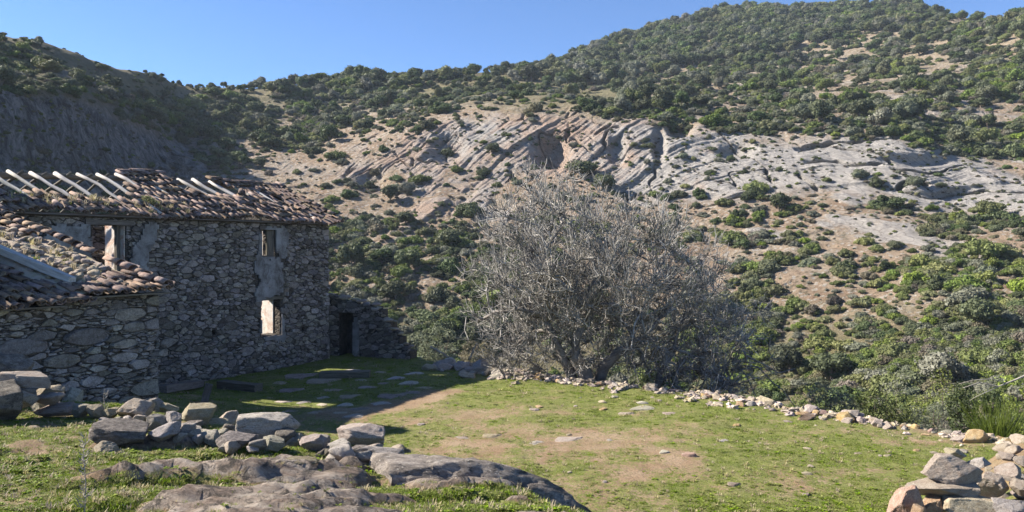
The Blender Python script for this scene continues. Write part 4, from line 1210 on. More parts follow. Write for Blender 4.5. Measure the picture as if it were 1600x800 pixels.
# sunken tiled part at the left
t2 = []
for ci in range(13):
    x = -3.55 + ci * 0.172
    for ri in range(8):
        y = -0.30 + ri * 0.31
        t2.append(((x + rt_.normal(0, 0.015), y + rt_.normal(0, 0.03), szr(x, y) - 0.06 - 0.05 * (y > 0.6) + rt_.normal(0, 0.02)), (SA - 0.04 + rt_.normal(0, 0.05), rt_.normal(0, 0.08), rt_.normal(0, 0.08)), (0.85, 1, 0.85)))
# short broken rows along the eave under the bed, and the verge row up the gable edge
for ci in range(9):
    x = -1.38 + ci * 0.165
    for ri in range(2 if ci < 5 else 3):
        y = -0.32 + ri * 0.30
        t2.append(((x, y + rt_.normal(0, 0.03), szr(x, y) + 0.03 + rt_.normal(0, 0.015)), (SA - 0.04 + rt_.normal(0, 0.05), rt_.normal(0, 0.08), rt_.normal(0, 0.12)), (0.85, 1, 0.8)))
for ri in range(16):
    y = -0.33 + ri * 0.325
    if ri == 5: continue
    t2.append(((-0.02 + rt_.normal(0, 0.015), y, szr(0, y) + 0.09 + rt_.normal(0, 0.012)), (SA - 0.05, rt_.normal(0, 0.05), rt_.normal(0, 0.05)), (1.3, 1.0, 1.2)))
for ri in range(11, 15):
    y = -0.33 + ri * 0.325
    t2.append(((-0.27, y, szr(0, y) + 0.04), (SA - 0.05, rt_.normal(0, 0.05), rt_.normal(0, 0.05)), (1.1, 1.0, 1.1)))
tile_field(sroof, t2, 300)
rv, rf = ICO[2]
CH = []
for k in range(6):
    d = fbm3(rv * 1.3 + k * 9, 3, 70 + k)
    q = rv * (1 + 0.35 * d[:, None]); q = q * np.array([1.2, 0.9, 0.6])
    CH.append(mesh('rubble_stone', q, rf, M_limepale))
for i in range(230):
    x, y = rt_.uniform(-1.5, -0.14), rt_.uniform(0.1, 4.4)
    s = rt_.uniform(0.035, 0.085) * (1.3 if rt_.uniform() < 0.2 else 1)
    obj('rubble_stone', CH[i % 6], sroof, (x, y, szr(x, y) - 0.03 + 0.4 * s - 0.22 * float(sstep(-1.5, -1.75, x))), (rt_.normal(0, 0.3), rt_.normal(0, 0.3), rt_.uniform(0, 6)), (s, s, s))
fb = timber('fallen_beam', sroof, (-1.62, 3.0, szr(0, 3.0) + 0.07), (-1.36, 0.30, szr(0, 0.3) + 0.05), 0.15, 0.10, M_wood_white, jit=0.016)

# ------------------------------------------------------------------ the low ruined annex with a doorway, in the shade of the house
a0, a1 = Vector((-5.86, 26.05, 0)), Vector((-3.25, 25.15, 0))
annex = empty('ruined_annex_wall', a0, math.atan2(a1.y - a0.y, a1.x - a0.x))
tag(annex, 'low broken dry stone wall with a doorway, dark in the shade of the house', 'wall')
AL = (a1 - a0).length
atop = lambda x: float(np.interp(x, [-0.2, 0.35, 0.9, 1.65, 1.7, 2.0, 2.25, 2.5, AL], [2.05, 1.85, 1.75, 1.62, 1.3, 1.15, 0.8, 0.45, 0.3])) + 0.05 * math.sin(x * 23)
AH = [(0.18, 0.72, -0.3, 1.42)]
mb = MB(); wall_boxes(mb, -0.5, AL, 0.0, 0.5, -0.4, 2, AH, top=lambda x: atop(x) - 0.06, step=0.17)
mb.box((-0.4, 0.502, -0.4), (1.0, 0.75, 1.6))
aw = obj('wall_body', mb.mesh('wall_body', M_core), annex)
pol = rubble(-0.5, AL, -0.2, 2.1, [(0.2, 40), (0.13, 300), (0.08, 1500)], 51, 2.0, AH, top=atop)
face_stones(aw, pol, M_stone, 200, 52)
timber('lintel', annex, (0.0, 0.12, 1.47), (0.95, 0.12, 1.47), 0.3, 0.10, M_wood_dk)
for i in range(26):
    x = random.uniform(0.02, AL - 0.05); s = random.uniform(0.06, 0.13)
    obj('coping_stone', CH[i % 6], annex, (x, random.uniform(0.05, 0.4), atop(x) + 0.2 * s), (0, 0, random.uniform(0, 6)), (s * 1.3, s, s * 0.8))
ragged_plaster('plaster_patch', aw, 0.72, 0.95, 0.0, 1.4, -0.07, M_plaster, 27, (), edge=0.1, keep=-0.3)
# ------------------------------------------------------------------ rocks
def rock_geo(seed, sub=3, planes=12, rough=0.10, flat=None, box=0.5):
    """an angular weathered stone of unit half size: a ball cut by random planes, then roughened"""
    rg = np.random.default_rng(seed)
    v, f = ICO[sub]
    p = v.copy()
    # towards a block first
    m = np.abs(p).max(1)[:, None]
    p = p * (1 - box) + (p / m) * box
    for _ in range(planes):
        n = unit(rg, 1)[0]; d = rg.uniform(0.56, 0.92)
        t = p @ n - d
        p = p - np.maximum(t, 0)[:, None] * n[None]
    p = p / np.abs(p).max(0)
    p = p * (1 + 0.55 * rough * fbm3(p * 1.6 + seed, 3, seed)[:, None]) + rough * 0.30 * np.stack([fbm3(p * 5 + 7 * k + seed, 4, seed + k, 0.6) for k in range(3)], 1)
    if sub >= 4:
        # bedding grooves and pits
        ax_ = unit(rg, 1)[0] * np.array([0.4, 0.4, 1]); g = p @ ax_ * 4.5 + fbm3(p * 2.2, 3, seed + 9) * 1.3
        fr = np.abs(g - np.round(g))
        p = p * (1 - 0.035 * (1 - sstep(0.0, 0.12, fr))[:, None] - 0.07 * sstep(0.25, 0.6, fbm3(p * 3.6 + 11, 4, seed + 5, 0.6))[:, None])
    return p, f

_ROCKS = {}
def rock_mesh(name, seed, mat, sub=3, rough=0.10, box=0.5, planes=14):
    k = (name, seed, mat.name, sub, rough, box)
    if k not in _ROCKS:
        p, f = rock_geo(seed, sub, planes, rough, box=box)
        _ROCKS[k] = mesh(name, p, f, mat, True)
    return _ROCKS[k]

def place_rock(name, x0, y0, x1, y1, mat, label, seed, yaw=0.0, deep=0.75, tilt=0.0, Y=None, sub=4, rough=0.12, box=0.74, group=None, cat='rock', sink=0.12):
    cx = (x0 + x1) / 2
    if Y is None: P = at(cx, y1)
    else: P = Vector(((cx - CX) / F * Y, Y, CZ - (y1 - HY) / F * Y))
    w = (x1 - x0) / F * P.y; d = deep * w
    app_h = (y1 - y0) / F * P.y
    sl_ = (0.5 * (y0 + y1) - HY) / F
    h = max(0.12 * w, app_h - sl_ * d * 0.75)
    if sink > 0.7: h = 0.085 * w
    Yc = P.y + d * 0.45
    zb = P.z if Y is not None else min(P.z, float(G(cx / F * Yc - CX / F * Yc, Yc)) + 0.1)
    o = obj(name, rock_mesh(name, seed, mat, sub, rough, box), None, ((cx - CX) / F * Yc, Yc, zb + h * 0.5 - sink * h * 0.5), (tilt, R(random.uniform(-4, 4)), yaw), (w * 0.5, d * 0.5, h * 0.5 * (1 + sink)))
    return tag(o, label, cat, group)

HEAP = 'rocks heaped along the edge of the outcrop'
PILE = 'boulders piled at the left beside the shed'
CAIRN = 'stones of the cairn at the lower right'
rk = place_rock
# pile at the far left
rk('boulder', -60, 545, 50, 598, M_darkrock, 'large shaded grey boulder behind the pile at the left edge', 1, 0.2, 0.6, Y=10.6, group=PILE)
rk('boulder', -70, 590, 50, 664, M_darkrock, 'big dark lichened boulder at the left edge of the grass', 2, 0.1, 0.7, Y=9.0, group=PILE)
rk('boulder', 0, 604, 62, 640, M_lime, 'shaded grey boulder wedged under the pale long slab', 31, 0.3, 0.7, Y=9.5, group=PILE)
rk('rock_slab', 4, 577, 82, 608, M_limepale, 'long pale rounded slab lying on top of the left boulder pile', 3, 0.05, 0.5, Y=9.6, group=PILE)
rk('rock', 52, 600, 97, 622, M_limepale, 'pale oblong stone under the long slab on the left pile', 4, 0.1, 0.6, Y=9.8, group=PILE)
rk('rock_slab', 48, 612, 104, 636, M_limepale, 'flat pale slab sticking out of the left boulder pile', 5, -0.15, 0.5, Y=9.7, tilt=0.1, group=PILE)
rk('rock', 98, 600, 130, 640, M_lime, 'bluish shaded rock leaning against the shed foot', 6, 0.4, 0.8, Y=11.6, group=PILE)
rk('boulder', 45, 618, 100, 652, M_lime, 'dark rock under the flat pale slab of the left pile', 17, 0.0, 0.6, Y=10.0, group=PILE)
rk('rock', 46, 629, 112, 655, M_bed, 'low mossy rock at the foot of the left pile', 7, 0.1, 0.6)
rk('rock', 109, 629, 140, 655, M_lime, 'small brown rock between the mossy rock and the shed', 8, 0.3, 0.8)
rk('rock', 136, 631, 161, 657, M_limepale, 'small upright pink rock at the shed foot', 9, 0.5, 0.8)
rk('rock', 158, 636, 186, 657, M_limepale, 'low pale stone between the pink rock and the big grey one', 10, 0.2, 0.8)
# the heap along the outcrop
rk('boulder', 183, 617, 242, 658, M_limepale, 'big pale angular boulder right of the shed corner', 11, 0.3, 0.7, group=HEAP)
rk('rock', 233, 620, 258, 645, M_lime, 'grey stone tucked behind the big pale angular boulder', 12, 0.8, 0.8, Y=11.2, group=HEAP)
rk('rock', 246, 625, 279, 650, M_limepale, 'rounded pale brown rock behind the heap left of the pointed one', 13, 0.2, 0.8, Y=11.2, group=HEAP)
rk('boulder', 142, 650, 242, 702, M_darkrock, 'broad overhanging boulder standing alone on the left grass', 14, 0.15, 0.6, box=0.35)
rk('rock', 148, 686, 187, 708, M_limepale, 'small pink stone at the foot of the overhanging boulder', 15, 0.3, 0.8)
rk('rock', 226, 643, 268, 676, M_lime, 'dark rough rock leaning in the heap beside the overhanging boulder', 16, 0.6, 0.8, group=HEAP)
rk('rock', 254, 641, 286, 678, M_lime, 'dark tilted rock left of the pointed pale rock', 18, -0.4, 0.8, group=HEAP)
rk('boulder', 279, 627, 338, 666, M_limepale, 'pale pointed boulder at the top of the heap', 19, 0.2, 0.8, box=0.2, group=HEAP)
rk('rock', 276, 660, 306, 686, M_lime, 'small grey rock below the pointed boulder', 20, 0.2, 0.8, group=HEAP)
rk('rock_slab', 299, 651, 359, 679, M_limepale, 'pale flat oval rock in the middle of the heap', 21, 0.05, 0.6, Y=9.6, box=0.2, group=HEAP)
rk('rock', 305, 672, 345, 694, M_lime, 'dark rock carrying the pale oval one', 22, 0.1, 0.7, group=HEAP)
rk('rock', 342, 640, 378, 672, M_limepale, 'brownish rock left behind the large rectangular block', 23, 0.5, 0.8, Y=10.4, group=HEAP)
rk('boulder', 333, 667, 400, 704, M_darkrock, 'grey pitted boulder in front of the large rectangular block', 24, -0.3, 0.7, group=HEAP)
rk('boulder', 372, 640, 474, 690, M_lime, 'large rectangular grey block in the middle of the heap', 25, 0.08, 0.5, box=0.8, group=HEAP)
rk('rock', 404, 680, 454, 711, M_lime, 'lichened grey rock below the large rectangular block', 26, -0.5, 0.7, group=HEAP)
rk('rock', 466, 676, 517, 708, M_limepale, 'reddish brown rock between the two large blocks', 27, 0.2, 0.8, group=HEAP)
rk('boulder', 512, 649, 602, 702, M_limepale, 'large pale block with a slanting top at the right end of the heap', 28, 0.25, 0.75, box=0.7, group=HEAP)
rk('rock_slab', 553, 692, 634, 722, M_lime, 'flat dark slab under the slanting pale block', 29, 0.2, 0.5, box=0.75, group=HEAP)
rk('rock', 504, 690, 516, 702, M_orange, 'tiny reddish stone right of the reddish brown rock', 30, 0.2, 0.8)
rk('rock', 530, 697, 548, 709, M_orange, 'tiny reddish stone below the slanting pale block', 33, 0.6, 0.8)
rk('rock', 545, 700, 566, 714, M_lime, 'small grey stone at the left end of the flat dark slab', 34, 0.6, 0.8)
rk('rock', 307, 681, 322, 692, M_orange, 'tiny brown stone left of the grey pitted boulder', 35, 0.6, 0.8)
rk('rock', 322, 682, 338, 694, M_orange, 'tiny pink stone touching the grey pitted boulder', 36, 0.1, 0.8)
for i in range(48):
    # small stones filling the heap
    px = random.uniform(150, 640); py = float(np.interp(px, [150, 250, 350, 450, 640], [664, 672, 690, 700, 714])) + random.gauss(0, 7)
    P = at(px, py)
    r = random.uniform(0.05, 0.14)
    o = obj('rubble_stone', rock_mesh('rubble_stone', 150 + i % 7, (M_lime, M_lime, M_darkrock, M_lime, M_limepale)[i % 5], 3, 0.14, 0.6), None, (P.x, P.y, P.z + 0.2 * r), (random.uniform(-.4, .4), random.uniform(-.4, .4), random.uniform(0, 6)), (r * random.uniform(1, 1.6), r, r * 0.8))
    tag(o, 'small stone among the rocks of the heap, %s' % ('near the shed corner' if px < 270 else ('below the pointed boulder' if px < 370 else ('around the large rectangular block' if px < 490 else 'around the slanting pale block'))), 'stone', 'small stones in the heap along the outcrop')
# low bedrock ribs in the turf
BED = 'bedrock ribs showing through the turf'
rk('bedrock_rib', 590, 712, 720, 744, M_bed, 'bare pink bedrock lip behind the long dark boulder', 44, R(-6), 0.5, sub=4, rough=0.12, box=0.3, group=BED, cat='bedrock', sink=0.8)
rk('bedrock_rib', 425, 700, 500, 728, M_bed, 'small grey cracked bedrock patch under the reddish brown rock', 45, R(10), 0.6, sub=4, rough=0.24, box=0.05, group=BED, cat='bedrock', sink=1.1)
rk('rock', 204, 738, 230, 754, M_limepale, 'small white stone on the left grass', 48, 0.2, 0.8)
rk('rock_slab', 293, 741, 336, 757, M_orange, 'flat orange stone on the left grass', 49, 0.1, 0.7, box=0.7)
bigb = obj('boulder', rock_mesh('boulder', 52, M_darkrock, 5, 0.16, 0.25, 5), None, (-0.62, 7.2, 0.93), (R(6), R(3), R(-7)), (1.62, 0.66, 0.74))
tag(bigb, 'long dark lichened boulder with a rounded right end at the bottom centre', 'boulder')
# the cairn at the right
rk('cairn_stone', 1440, 706, 1536, 757, M_limepale, 'pale wedge slab crowning the cairn', 61, 0.15, 0.6, Y=7.25, box=0.85, group=CAIRN, cat='stone')
rk('cairn_stone', 1422, 742, 1524, 780, M_limepale, 'grey slab just under the crowning slab of the cairn', 62, -0.1, 0.55, Y=7.2, box=0.85, group=CAIRN, cat='stone')
rk('cairn_stone', 1391, 752, 1447, 830, M_orange, 'upright orange stone at the left side of the cairn', 63, 0.4, 0.8, Y=7.1, group=CAIRN, cat='stone')
rk('cairn_stone', 1420, 784, 1448, 815, M_orange, 'small orange stone at the foot of the upright one', 64, 0.2, 0.8, Y=6.95, group=CAIRN, cat='stone')
rk('cairn_stone', 1438, 772, 1480, 812, M_orange, 'rusty stone under the grey slab of the cairn', 65, 0.5, 0.8, Y=7.2, group=CAIRN, cat='stone')
rk('cairn_stone', 1472, 768, 1566, 835, M_limepale, 'broad pale stone at the right foot of the cairn', 66, 0.1, 0.7, Y=7.05, box=0.6, group=CAIRN, cat='stone')
rk('cairn_stone', 1474, 699, 1512, 722, M_limepale, 'flat beige stone just behind the crowning slab', 67, 0.3, 0.9, Y=8.1, group=CAIRN, cat='stone')
rk('cairn_stone', 1510, 711, 1548, 735, M_lime, 'grey stone right behind the crowning slab', 68, 0.3, 0.9, Y=8.0, group=CAIRN, cat='stone')
rk('cairn_stone', 1522, 728, 1580, 780, M_limepale, 'beige boulder right of the crowning slab', 69, 0.2, 0.8, Y=7.7, group=CAIRN, cat='stone')
rk('cairn_stone', 1558, 719, 1604, 752, M_limepale, 'pale sunlit stone above the beige boulder at the right edge', 70, 0.2, 0.8, Y=8.2, group=CAIRN, cat='stone')
rk('cairn_stone', 1572, 742, 1612, 775, M_limepale, 'pale stone at the right edge beside the beige boulder', 71, 0.6, 0.8, Y=7.6, group=CAIRN, cat='stone')
rk('cairn_stone', 1560, 704, 1588, 720, M_limepale, 'small cream stone highest in the rubble right of the cairn', 72, 0.6, 0.8, Y=9.0, group=CAIRN, cat='stone')
rk('cairn_stone', 1582, 709, 1612, 728, M_limepale, 'small cream stone cut by the right edge of the picture', 73, 0.6, 0.8, Y=8.8, group=CAIRN, cat='stone')
rk('cairn_stone', 1545, 772, 1612, 830, M_lime, 'grey rock at the lower right corner', 74, 0.2, 0.8, Y=7.0, group=CAIRN, cat='stone')
RUB = 'small rubble around the cairn'
for i in range(46):
    t = random.random(); x = 4.2 + 2.6 * t + random.gauss(0, 0.45); y = 6.7 + 3.6 * t + random.gauss(0, 0.5)
    s = random.uniform(0.05, 0.15)
    o = obj('rubble_stone', rock_mesh('rubble_stone', 80 + i % 5, (M_limepale, M_limepale, M_lime, M_orange)[i % 4], 2), None, (x, y, float(G(x, y)) + 0.25 * s), (random.uniform(-.3, .3), random.uniform(-.3, .3), random.uniform(0, 6)), (s * 1.3, s, s * 0.75))
    tag(o, 'small loose stone in the rubble around the cairn', 'stone', RUB)

# ------------------------------------------------------------------ low line of stones along the terrace edge
TE = [(-2.3, 24.0), (-1.2, 23.2), (0.3, 22.0), (1.2, 21.35), (2.6, 20.5), (4.1, 19.5), (5.7, 18.0), (7.0, 16.9), (8.0, 15.95), (9.3, 14.5), (10.2, 13.4)]
tl = [0]
for a, b in zip(TE[:-1], TE[1:]): tl.append(tl[-1] + math.dist(a, b))
def on_edge(s, off):
    x = float(np.interp(s, tl, [p[0] for p in TE])); y = float(np.interp(s, tl, [p[1] for p in TE]))
    x2 = float(np.interp(s + 0.1, tl, [p[0] for p in TE])); y2 = float(np.interp(s + 0.1, tl, [p[1] for p in TE]))
    dx, dy = x2 - x, y2 - y; L = math.hypot(dx, dy) + 1e-9
    return x - dy / L * off, y + dx / L * off
for i in range(290):
    s = random.uniform(0, tl[-1] - 0.15) if i % 5 else random.uniform(0, 3.4)
    x, y = on_edge(s, random.gauss(0.0, 0.34))
    big = i < 60
    r = random.uniform(0.10, 0.20) if big else random.uniform(0.05, 0.11)
    if s < 3.2: r *= 1.35
    if 4.5 < s < 9: r *= 0.8
    mt = random.choice([M_limepale, M_limepale, M_lime, M_limepale, M_orange]) if s > 3 else random.choice([M_lime, M_limepale])
    o = obj('edge_stone', rock_mesh('edge_stone', 90 + i % 9, mt, 3 if big else 2, 0.14, 0.45), None, (x, y, float(G(x, y)) + 0.25 * r), (random.uniform(-.25, .25), random.uniform(-.25, .25), random.uniform(0, 6)), (r * random.uniform(1, 1.6), r, r * random.uniform(0.5, 0.9)))
    w = 'shaded heap left of the bare tree' if s < 3.2 else ('row at the foot of the bare tree' if s < 7 else ('row right of the bare tree' if s < 10.5 else 'row at the far right of the terrace'))
    tag(o, '%s stone in the %s' % ('larger' if big else 'small', w), 'stone', '%s stones in the %s' % ('larger' if big else 'small', w))
# the small rubble between them, too many to count
er = MB(); ev, ef = ICO[1]
for i in range(900):
    s = random.uniform(0, tl[-1] - 0.1)
    if fbm2(s * 0.9, 3.0, 3, 301) < -0.12 and random.random() < 0.8: continue
    x, y = on_edge(s, random.gauss(-0.05, 0.38)); r = 0.02 + 0.09 * random.random() ** 2.2
    q = ev * np.array([r * random.uniform(0.9, 1.6), r, r * random.uniform(0.5, 0.8)]) * (1 + 0.25 * np.random.default_rng(i).normal(size=(len(ev), 1)))
    a_ = random.uniform(0, 6.28); c_, s_ = math.cos(a_), math.sin(a_)
    q = np.stack([q[:, 0] * c_ - q[:, 1] * s_, q[:, 0] * s_ + q[:, 1] * c_, q[:, 2]], -1) + np.array([x, y, float(G(x, y)) + 0.2 * r])
    er.add(q, ef)
tag(obj('edge_rubble', er.mesh('edge_rubble', M_slab)), 'fine pale rubble between the stones along the terrace edge', 'rubble', kind='stuff')
# stones lying about the yard
for i in range(42):
    px, py = random.choice([(random.uniform(640, 1500), random.uniform(615, 790)), (random.gauss(1020, 120), random.gauss(625, 10)), (random.gauss(1500, 60), random.gauss(690, 12))])
    if py < 612 or py > 795: continue
    P = at(px, py)
    if P.y < 9: continue
    r = random.uniform(0.03, 0.085) * (1.5 if random.random() < 0.15 else 1)
    o = obj('loose_stone', rock_mesh('loose_stone', 110 + i % 5, (M_limepale, M_limepale, M_lime, M_orange)[i % 4], 2), None, (P.x, P.y, P.z + 0.1 * r), (0, 0, random.uniform(0, 6)), (r * 1.4, r, r * 0.5))
    w = 'left part' if px < 850 else ('middle' if px < 1150 else 'right part')
    tag(o, 'small loose stone lying on the %s of the yard' % w, 'stone', 'loose stones on the %s of the yard' % w)

# paving set flush in the yard: pieces of the ground itself
PAV = [(505, 598, 60, 10), (560, 596, 50, 9), (620, 592, 40, 7), (520, 612, 50, 10), (575, 607, 44, 9), (500, 623, 34, 9), (548, 622, 40, 9), (497, 634, 40, 10), (540, 634, 34, 9), (490, 647, 46, 11), (530, 647, 32, 9), (470, 630, 34, 9), (455, 612, 44, 9), (430, 600, 50, 9),
       (640, 600, 44, 8), (600, 601, 36, 7), (560, 641, 44, 10), (590, 632, 46, 10), (612, 622, 50, 10), (640, 615, 50, 9), (555, 652, 40, 9), (660, 608, 44, 8), (890, 690, 70, 18), (835, 694, 40, 13), (770, 684, 34, 9), (720, 686, 36, 8), (1010, 640, 50, 8), (1050, 648, 40, 7), (980, 648, 40, 8),
       (540, 582, 60, 7), (470, 590, 60, 8), (590, 583, 40, 6), (650, 585, 40, 6), (1345, 711, 30, 6), (1390, 714, 24, 6), (1130, 690, 26, 5), (1150, 760, 24, 6), (1230, 660, 30, 5), (1040, 708, 26, 6), (450, 645, 44, 11), (440, 630, 40, 10)]
for i, (px, py, w, h) in enumerate(PAV):
    P = at(px, py); wm = w / F * P.y; dm = min(wm * 0.8, h / F * P.y / max(0.08, (py - HY) / F))
    o = obj('paving_stone', rock_mesh('paving_stone', 130 + i % 6, (M_bed, M_slab, M_lime)[i % 3], 3, 0.16, 0.75), yard, (P.x, P.y + dm * 0.3, float(G(P.x, P.y + dm * 0.3)) - 0.028), (0, 0, random.uniform(-0.3, 0.3)), (wm * 0.5, dm * 0.5, 0.055))

# timbers and slabs lying by the house foot
def lying(name, pxa, pya, pxb, pyb, w, h, mat, label, cat, lift=0.0, up=0.0):
    A_, B_ = at(pxa, pya), at(pxb, pyb)
    A_.z += h * 0.5 + lift; B_.z += h * 0.5 + lift + up
    return tag(timber(name, None, tuple(A_), tuple(B_), w, h, mat, jit=0.012), label, cat)
lying('fallen_timber', 252, 615, 312, 604, 0.22, 0.16, M_wood_dk, 'grey fallen timber along the foot of the house wall', 'timber')
lying('fallen_timber', 345, 606, 404, 612, 0.30, 0.18, M_wood_dk, 'thick fallen timber with a sunlit end near the house', 'timber')
lying('fallen_timber', 500, 590, 578, 589, 0.35, 0.16, M_wood_dk, 'long low dark timber at the right end of the house foot', 'timber')
st = at(317, 632)
tag(timber('timber_stump', None, (st.x, st.y, st.z - 0.05), (st.x + 0.12, st.y + 0.05, st.z + 0.42), 0.12, 0.14, M_wood_dk, jit=0.012), 'short leaning dark post stump behind the pointed boulder', 'post')
for (pa, pb, lab) in (((672, 541), (702, 559), 'bleached pole lying on the stone heap left of the bare tree'), ((733, 563), (746, 536), 'short crooked stick rising from the stone heap left of the bare tree')):
    Yp = 24.0
    q = [((p[0] - CX) / F * Yp, Yp, CZ - (p[1] - HY) / F * Yp) for p in (pa, pb)]
    tag(pole('dry_pole', None, q[0], q[1], 0.03, M_dry, 0.012), lab, 'pole')

# ------------------------------------------------------------------ the bare fig tree
def tubes_np(paths, rads, ns=3):
    """paths N x K x 3, radii N x K -> verts, quads"""
    N, K, _ = paths.shape
    d = np.gradient(paths, axis=1); d /= np.linalg.norm(d, axis=2, keepdims=True) + 1e-9
    ref = np.zeros_like(d); ref[..., 2] = 1; ref[np.abs(d[..., 2]) > 0.9] = (1, 0, 0)
    s = np.cross(d, ref); s /= np.linalg.norm(s, axis=2, keepdims=True) + 1e-9
    t = np.cross(s, d)
    an = np.arange(ns) * 2 * np.pi / ns
    V = paths[:, :, None, :] + rads[:, :, None, None] * (s[:, :, None, :] * np.cos(an)[None, None, :, None] + t[:, :, None, :] * np.sin(an)[None, None, :, None])
    idx = np.arange(N * K * ns).reshape(N, K, ns)
    a = idx[:, :-1, :]; b = np.roll(a, -1, axis=2); c = idx[:, 1:, :]; e = np.roll(c, -1, axis=2)
    return V.reshape(-1, 3), np.stack([a, b, e, c], -1).reshape(-1, 4)

tb = at(918, 597); tb = np.array([tb.x, tb.y + 0.35, float(G(tb.x, tb.y + 0.35))])
fig = empty('bare_fig_tree', tuple(tb))
tag(fig, 'big leafless grey fig tree spreading at the terrace edge', 'tree')
rf_ = np.random.default_rng(77)
ENV = [((1.05, 22.0, 3.35), (2.1, 2.3, 2.25)), ((2.9, 22.1, 2.55), (2.6, 2.5, 2.2)), ((4.4, 21.9, 1.6), (2.2, 2.2, 1.75)), ((-0.1, 22.6, 1.6), (1.2, 1.6, 1.8)), ((5.6, 21.5, 0.35), (1.5, 1.5, 1.05)), ((1.2, 22.5, 0.9), (1.9, 1.6, 1.4))]
def env_pts(n, lo=0.3, hi=1.0):
    out = []
    w = np.array([np.prod(e[1]) for e in ENV]); w = w / w.sum()
    k = rf_.choice(len(ENV), n, p=w)
    d = unit(rf_, n); r = (rf_.uniform(lo ** 2.2, hi ** 2.2, n)) ** (1 / 2.2)
    C = np.array([e[0] for e in ENV])[k]; Rr = np.array([e[1] for e in ENV])[k]
    p = C + d * Rr * r[:, None] * (1 + 0.16 * fbm3(C * 3 + d * 2.2, 3, 5))[:, None]
    if n > 100:
        # boughs gather, with gaps between them
        q = p + 0.6 * np.stack([fbm3(p * 0.9 + 10 * i, 2, 60 + i) for i in range(3)], 1)
        p = q
    gz = G(p[:, 0], p[:, 1])
    p[:, 2] = np.maximum(p[:, 2], gz + 0.25)
    return p
def grow(starts, sdir, targets, K, wob, lift):
    """curved shoots from starts to targets, leaving along sdir"""
    L = np.linalg.norm(targets - starts, axis=1)[:, None]
    c1 = starts + sdir * L * 0.45 + np.array([0, 0, lift]) * L
    t = np.linspace(0, 1, K)[None, :, None]
    P = (1 - t) ** 2 * starts[:, None] + 2 * t * (1 - t) * c1[:, None] + t ** 2 * targets[:, None]
    w = rf_.normal(size=P.shape) * wob * L[:, None] * np.sin(np.linspace(0, np.pi * 0.9, K))[None, :, None]
    return P + w
# trunks: a stout leaning stem and two lesser ones
stems = [([(0, 0, -0.3), (-0.05, 0.02, 0.25), (-0.28, 0.05, 0.65), (-0.30, 0.10, 1.15), (-0.1, 0.15, 1.6)], [0.27, 0.21, 0.18, 0.16, 0.13]),
         ([(-0.25, 0.15, -0.3), (-0.45, 0.15, 0.3), (-0.75, 0.25, 0.9), (-1.05, 0.3, 1.6)], [0.17, 0.14, 0.12, 0.09]),
         ([(0.3, 0.3, -0.3), (0.5, 0.3, 0.35), (0.95, 0.25, 0.8), (1.5, 0.1, 1.15)], [0.19, 0.16, 0.13, 0.10]),
         ([(1.9, 0.1, -0.6), (2.0, 0.1, 0.2), (2.35, 0.0, 0.8)], [0.10, 0.08, 0.06])]
for pts, rd in stems:
    mbx = MB(); mbx.tube(pts, rd, 9); obj('trunk', mbx.mesh('trunk', M_bark, True), fig)
nodes, ndir, nrad = [], [], []
for pts, rd in stems:
    pp = np.array(pts) + tb
    for i in range(1, len(pp)):
        for f_ in (0.5, 1.0):
            nodes.append(pp[i - 1] * (1 - f_) + pp[i] * f_); dd = pp[i] - pp[i - 1]; ndir.append(dd / np.linalg.norm(dd)); nrad.append(rd[i])
nodes, ndir, nrad = np.array(nodes), np.array(ndir), np.array(nrad)
crownV, crownF, nb0 = [], [], 0
def stage(n, lo, hi, K, r0, r1, wob, lift, ns, as_parts=False, pen=0.0, up=0.0):
    global nodes, ndir, nrad, nb0
    T = env_pts(n, lo, hi)
    T[:, 2] += up
    D = np.linalg.norm(T[:, None, :] - nodes[None], axis=2) + pen * np.maximum(0, nodes[None, :, 2] - T[:, None, 2])
    k = D.argmin(1)
    st_ = nodes[k]
    P = grow(st_, ndir[k] * 0.8 + rf_.normal(size=(n, 3)) * 0.25, T, K, wob, lift)
    rs = np.minimum(nrad[k] * 0.8, r0 * rf_.uniform(0.7, 1.2, n))
    rad = rs[:, None] + (np.minimum(r1, rs * 0.6)[:, None] - rs[:, None]) * np.linspace(0, 1, K)[None]
    if as_parts:
        for q, r in zip(P, rad):
            mbx = MB(); mbx.tube([tuple(x - tb) for x in q], list(r), 7); obj('limb', mbx.mesh('limb', M_bark, True), fig)
    else:
        V, Fq = tubes_np(P - tb, rad, ns); crownV.append(V); crownF.append(Fq + nb0); nb0 += len(V)
    d = np.gradient(P, axis=1); d /= np.linalg.norm(d, axis=2, keepdims=True) + 1e-9
    nodes = np.concatenate([nodes, P[:, 2:].reshape(-1, 3)]); ndir = np.concatenate([ndir, d[:, 2:].reshape(-1, 3)]); nrad = np.concatenate([nrad, rad[:, 2:].ravel()])
    return P, d, rad
stage(16, 0.2, 0.65, 7, 0.12, 0.05, 0.03, 0.10, 7, True, 0.5)
stage(60, 0.4, 0.9, 7, 0.06, 0.025, 0.035, 0.05, 5, False, 0.3)
stage(380, 0.4, 1.0, 6, 0.036, 0.017, 0.04, 0.02, 4)
P3, d3, r3 = stage(1500, 0.35, 1.08, 5, 0.018, 0.009, 0.05, 0.05, 3)
